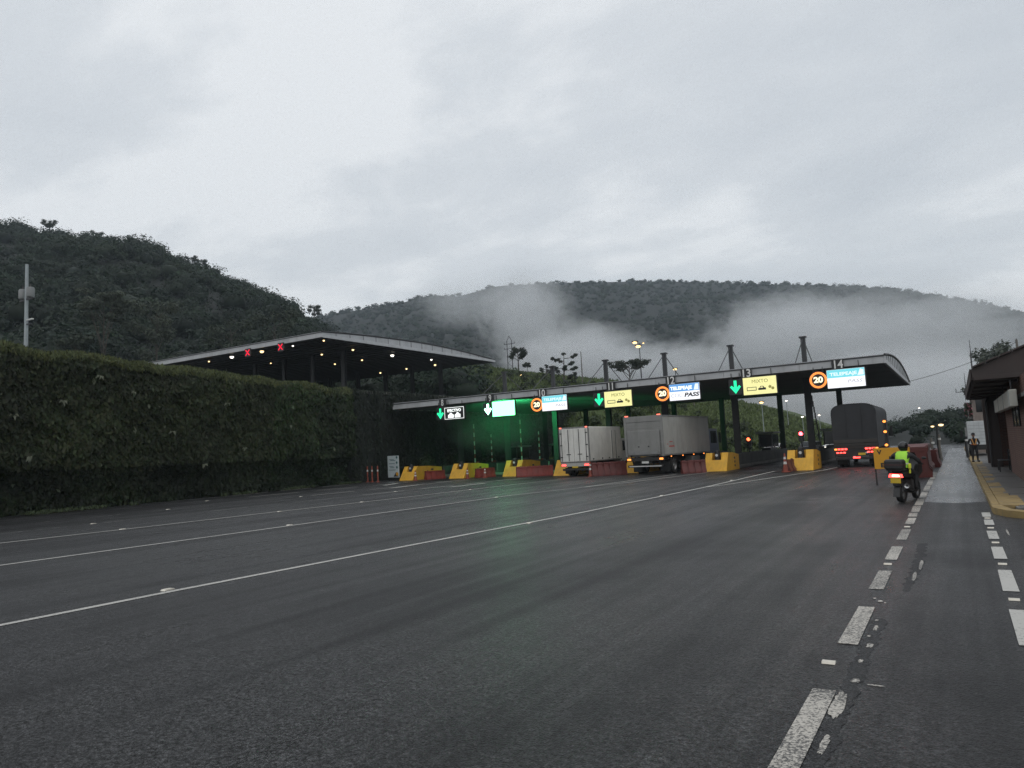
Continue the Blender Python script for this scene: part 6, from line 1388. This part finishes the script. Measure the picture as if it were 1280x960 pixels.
# ================================================================== SINGLE TREES
def tree(name, label, x, y, z, h, cr, style, col, n=700, leaf=.5, trunk=.16, bare=.5):
    t = thing(name, label, 'tree', (x, y, z))
    mb = MB(); ends = []
    lean = random.uniform(-.06, .06)
    mb.tube([(0, 0, -.3), (lean*h*.3, 0, h*.3), (lean*h*.6, .05, h*.6), (lean*h, 0, h*.92)], [trunk, trunk*.8, trunk*.55, trunk*.2], 8)
    nb_ = 9 if style != 'flat' else 11
    for k in range(nb_):
        q = bare + (1-bare)*.85*(k/nb_); a = k*2.4+random.random(); base = Vector((lean*h*q, 0, h*q))
        if style == 'flat': tip = Vector((math.cos(a)*cr*random.uniform(.5, 1), math.sin(a)*cr*random.uniform(.5, 1), h*random.uniform(.86, .98)))
        else: tip = base + Vector((math.cos(a)*cr*random.uniform(.55, 1), math.sin(a)*cr*random.uniform(.55, 1), h*random.uniform(.05, .22)))
        mid = base.lerp(tip, .55) + Vector((0, 0, -.04*h if style == 'sparse' else .03*h)); mb.tube([base, mid, tip], [trunk*.4, trunk*.25, trunk*.1], 5); ends.append(tip); ends.append(mid.lerp(tip, .4))
    ends.append(Vector((lean*h, 0, h*.97))); mb.build('trunk', M_BARK, t)
    E = np.array([tuple(e) for e in ends]); m = len(E)
    ci = rng.integers(0, m, n); d = unit(n)
    rr = {'sparse': np.array([.16, .16, .10]), 'flat': np.array([.3, .3, .09]), 'round': np.array([.36, .36, .28])}[style]*cr
    pos = E[ci] + d*rr*rng.random((n, 1))**.4
    cc = np.array([col])*rng.uniform(.6, 1.4, (n, 1))
    leaves_object('crown', pos, d+np.array([0, 0, .7])+rng.normal(size=(n, 3))*.4, leaf*rng.uniform(.6, 1.3, n), cc, M_LEAF, t, aspect=.6)
def on_bank(px, pytop, Y, name, label, cr, style, col, **kw):
    a = pz(px, pytop, Y); zb = bz_at(a.x, Y); tree(name, label, a.x, Y, zb, max(2.0, a.z-zb), cr, style, col, **kw)
DKG = (.03, .04, .026)
on_bank(703, 441, 106, 'sparse_tree', 'sparse tree with round leaf clusters on the bank', 2.6, 'sparse', DKG, n=900, leaf=.42, bare=.25)
on_bank(683, 456, 107, 'sparse_tree', 'small sparse tree close left of the taller sparse one', 1.5, 'sparse', DKG, n=400, leaf=.4, bare=.3)
on_bank(647, 437, 117, 'slender_tree', 'slender tree growing against the lattice pylon', 1.7, 'round', DKG, n=900, leaf=.45, bare=.55)
on_bank(659, 455, 116, 'slender_tree', 'little palm-like tree right of the lattice pylon', .8, 'round', DKG, n=260, leaf=.4, bare=.7, trunk=.08)
on_bank(786, 452, 110, 'flat_topped_tree', 'flat-topped tree below the tall floodlight pole', 3.6, 'flat', (.04, .05, .034), n=1500, leaf=.42, bare=.35)
on_bank(715, 468, 108, 'shrub', 'round shrub at the foot of the sparse tree', .8, 'round', DKG, n=350, leaf=.35, bare=.2)
for px, py, R, lab, st, cr in ((195, 378, 113, 'pale-leaved tree in front of the dark hill, left of the upper roof', 'round', 3.6), (128, 366, 112, 'leaning pale tree in front of the dark hill above the hedge', 'flat', 4.0), (95, 415, 110, 'low bushy tree just above the hedge near the utility pole', 'round', 2.6), (290, 402, 112, 'dark tree rising left behind the upper toll roof', 'round', 3.4), (345, 392, 114, 'dark tree behind the upper roof peak', 'round', 3.6)):
    d = ray(px, py); hh = math.hypot(d.x, d.y); p = Vector((d.x/hh*R, d.y/hh*R, CAM_H+d.z/hh*R)); tree('hill_tree', lab, p.x, p.y, 10.0, p.z-10.0, cr, st, (.04, .052, .034) if 'pale' not in lab else (.06, .072, .05), n=2600, leaf=.42, bare=.35)
for px, py, R, lab in ((240, 317, 318, 'lone tree on the hill ridge, left of the other'), (252, 320, 317, 'lone tree on the hill ridge, right of the other'), (393, 377, 285, 'tree at the right foot of the hill ridge'), (62, 270, 338, 'umbrella-shaped tree on the upper hill ridge'), (122, 286, 334, 'flat tree on the middle of the hill ridge')):
    d = ray(px, py); hh = math.hypot(d.x, d.y); p = Vector((d.x/hh*R, d.y/hh*R, CAM_H+d.z/hh*R)); tree('ridge_tree', lab, p.x, p.y, p.z-9.0, 7.2, 2.6, 'round', (.035, .045, .028), n=1100, leaf=.6, bare=.45, trunk=.16)
d = ray(1247, 436); Y = 92; k = Y/d.y
tree('leafy_tree', 'hazy round tree rising behind the brown roof', d.x*k, Y, 0, CAM_H+d.z*k, 2.9, 'round', (.06, .072, .052), n=3200, leaf=.34, bare=.45)
d = ray(1161, 492); R = 330; hh = math.hypot(d.x, d.y); tree('leafy_tree', 'big hazy tree on the wooded hillside right of the toll roof', d.x/hh*R, d.y/hh*R, 3, CAM_H+d.z/hh*R-3, 6, 'round', (.05, .06, .045), n=2200, leaf=.6, bare=.3)
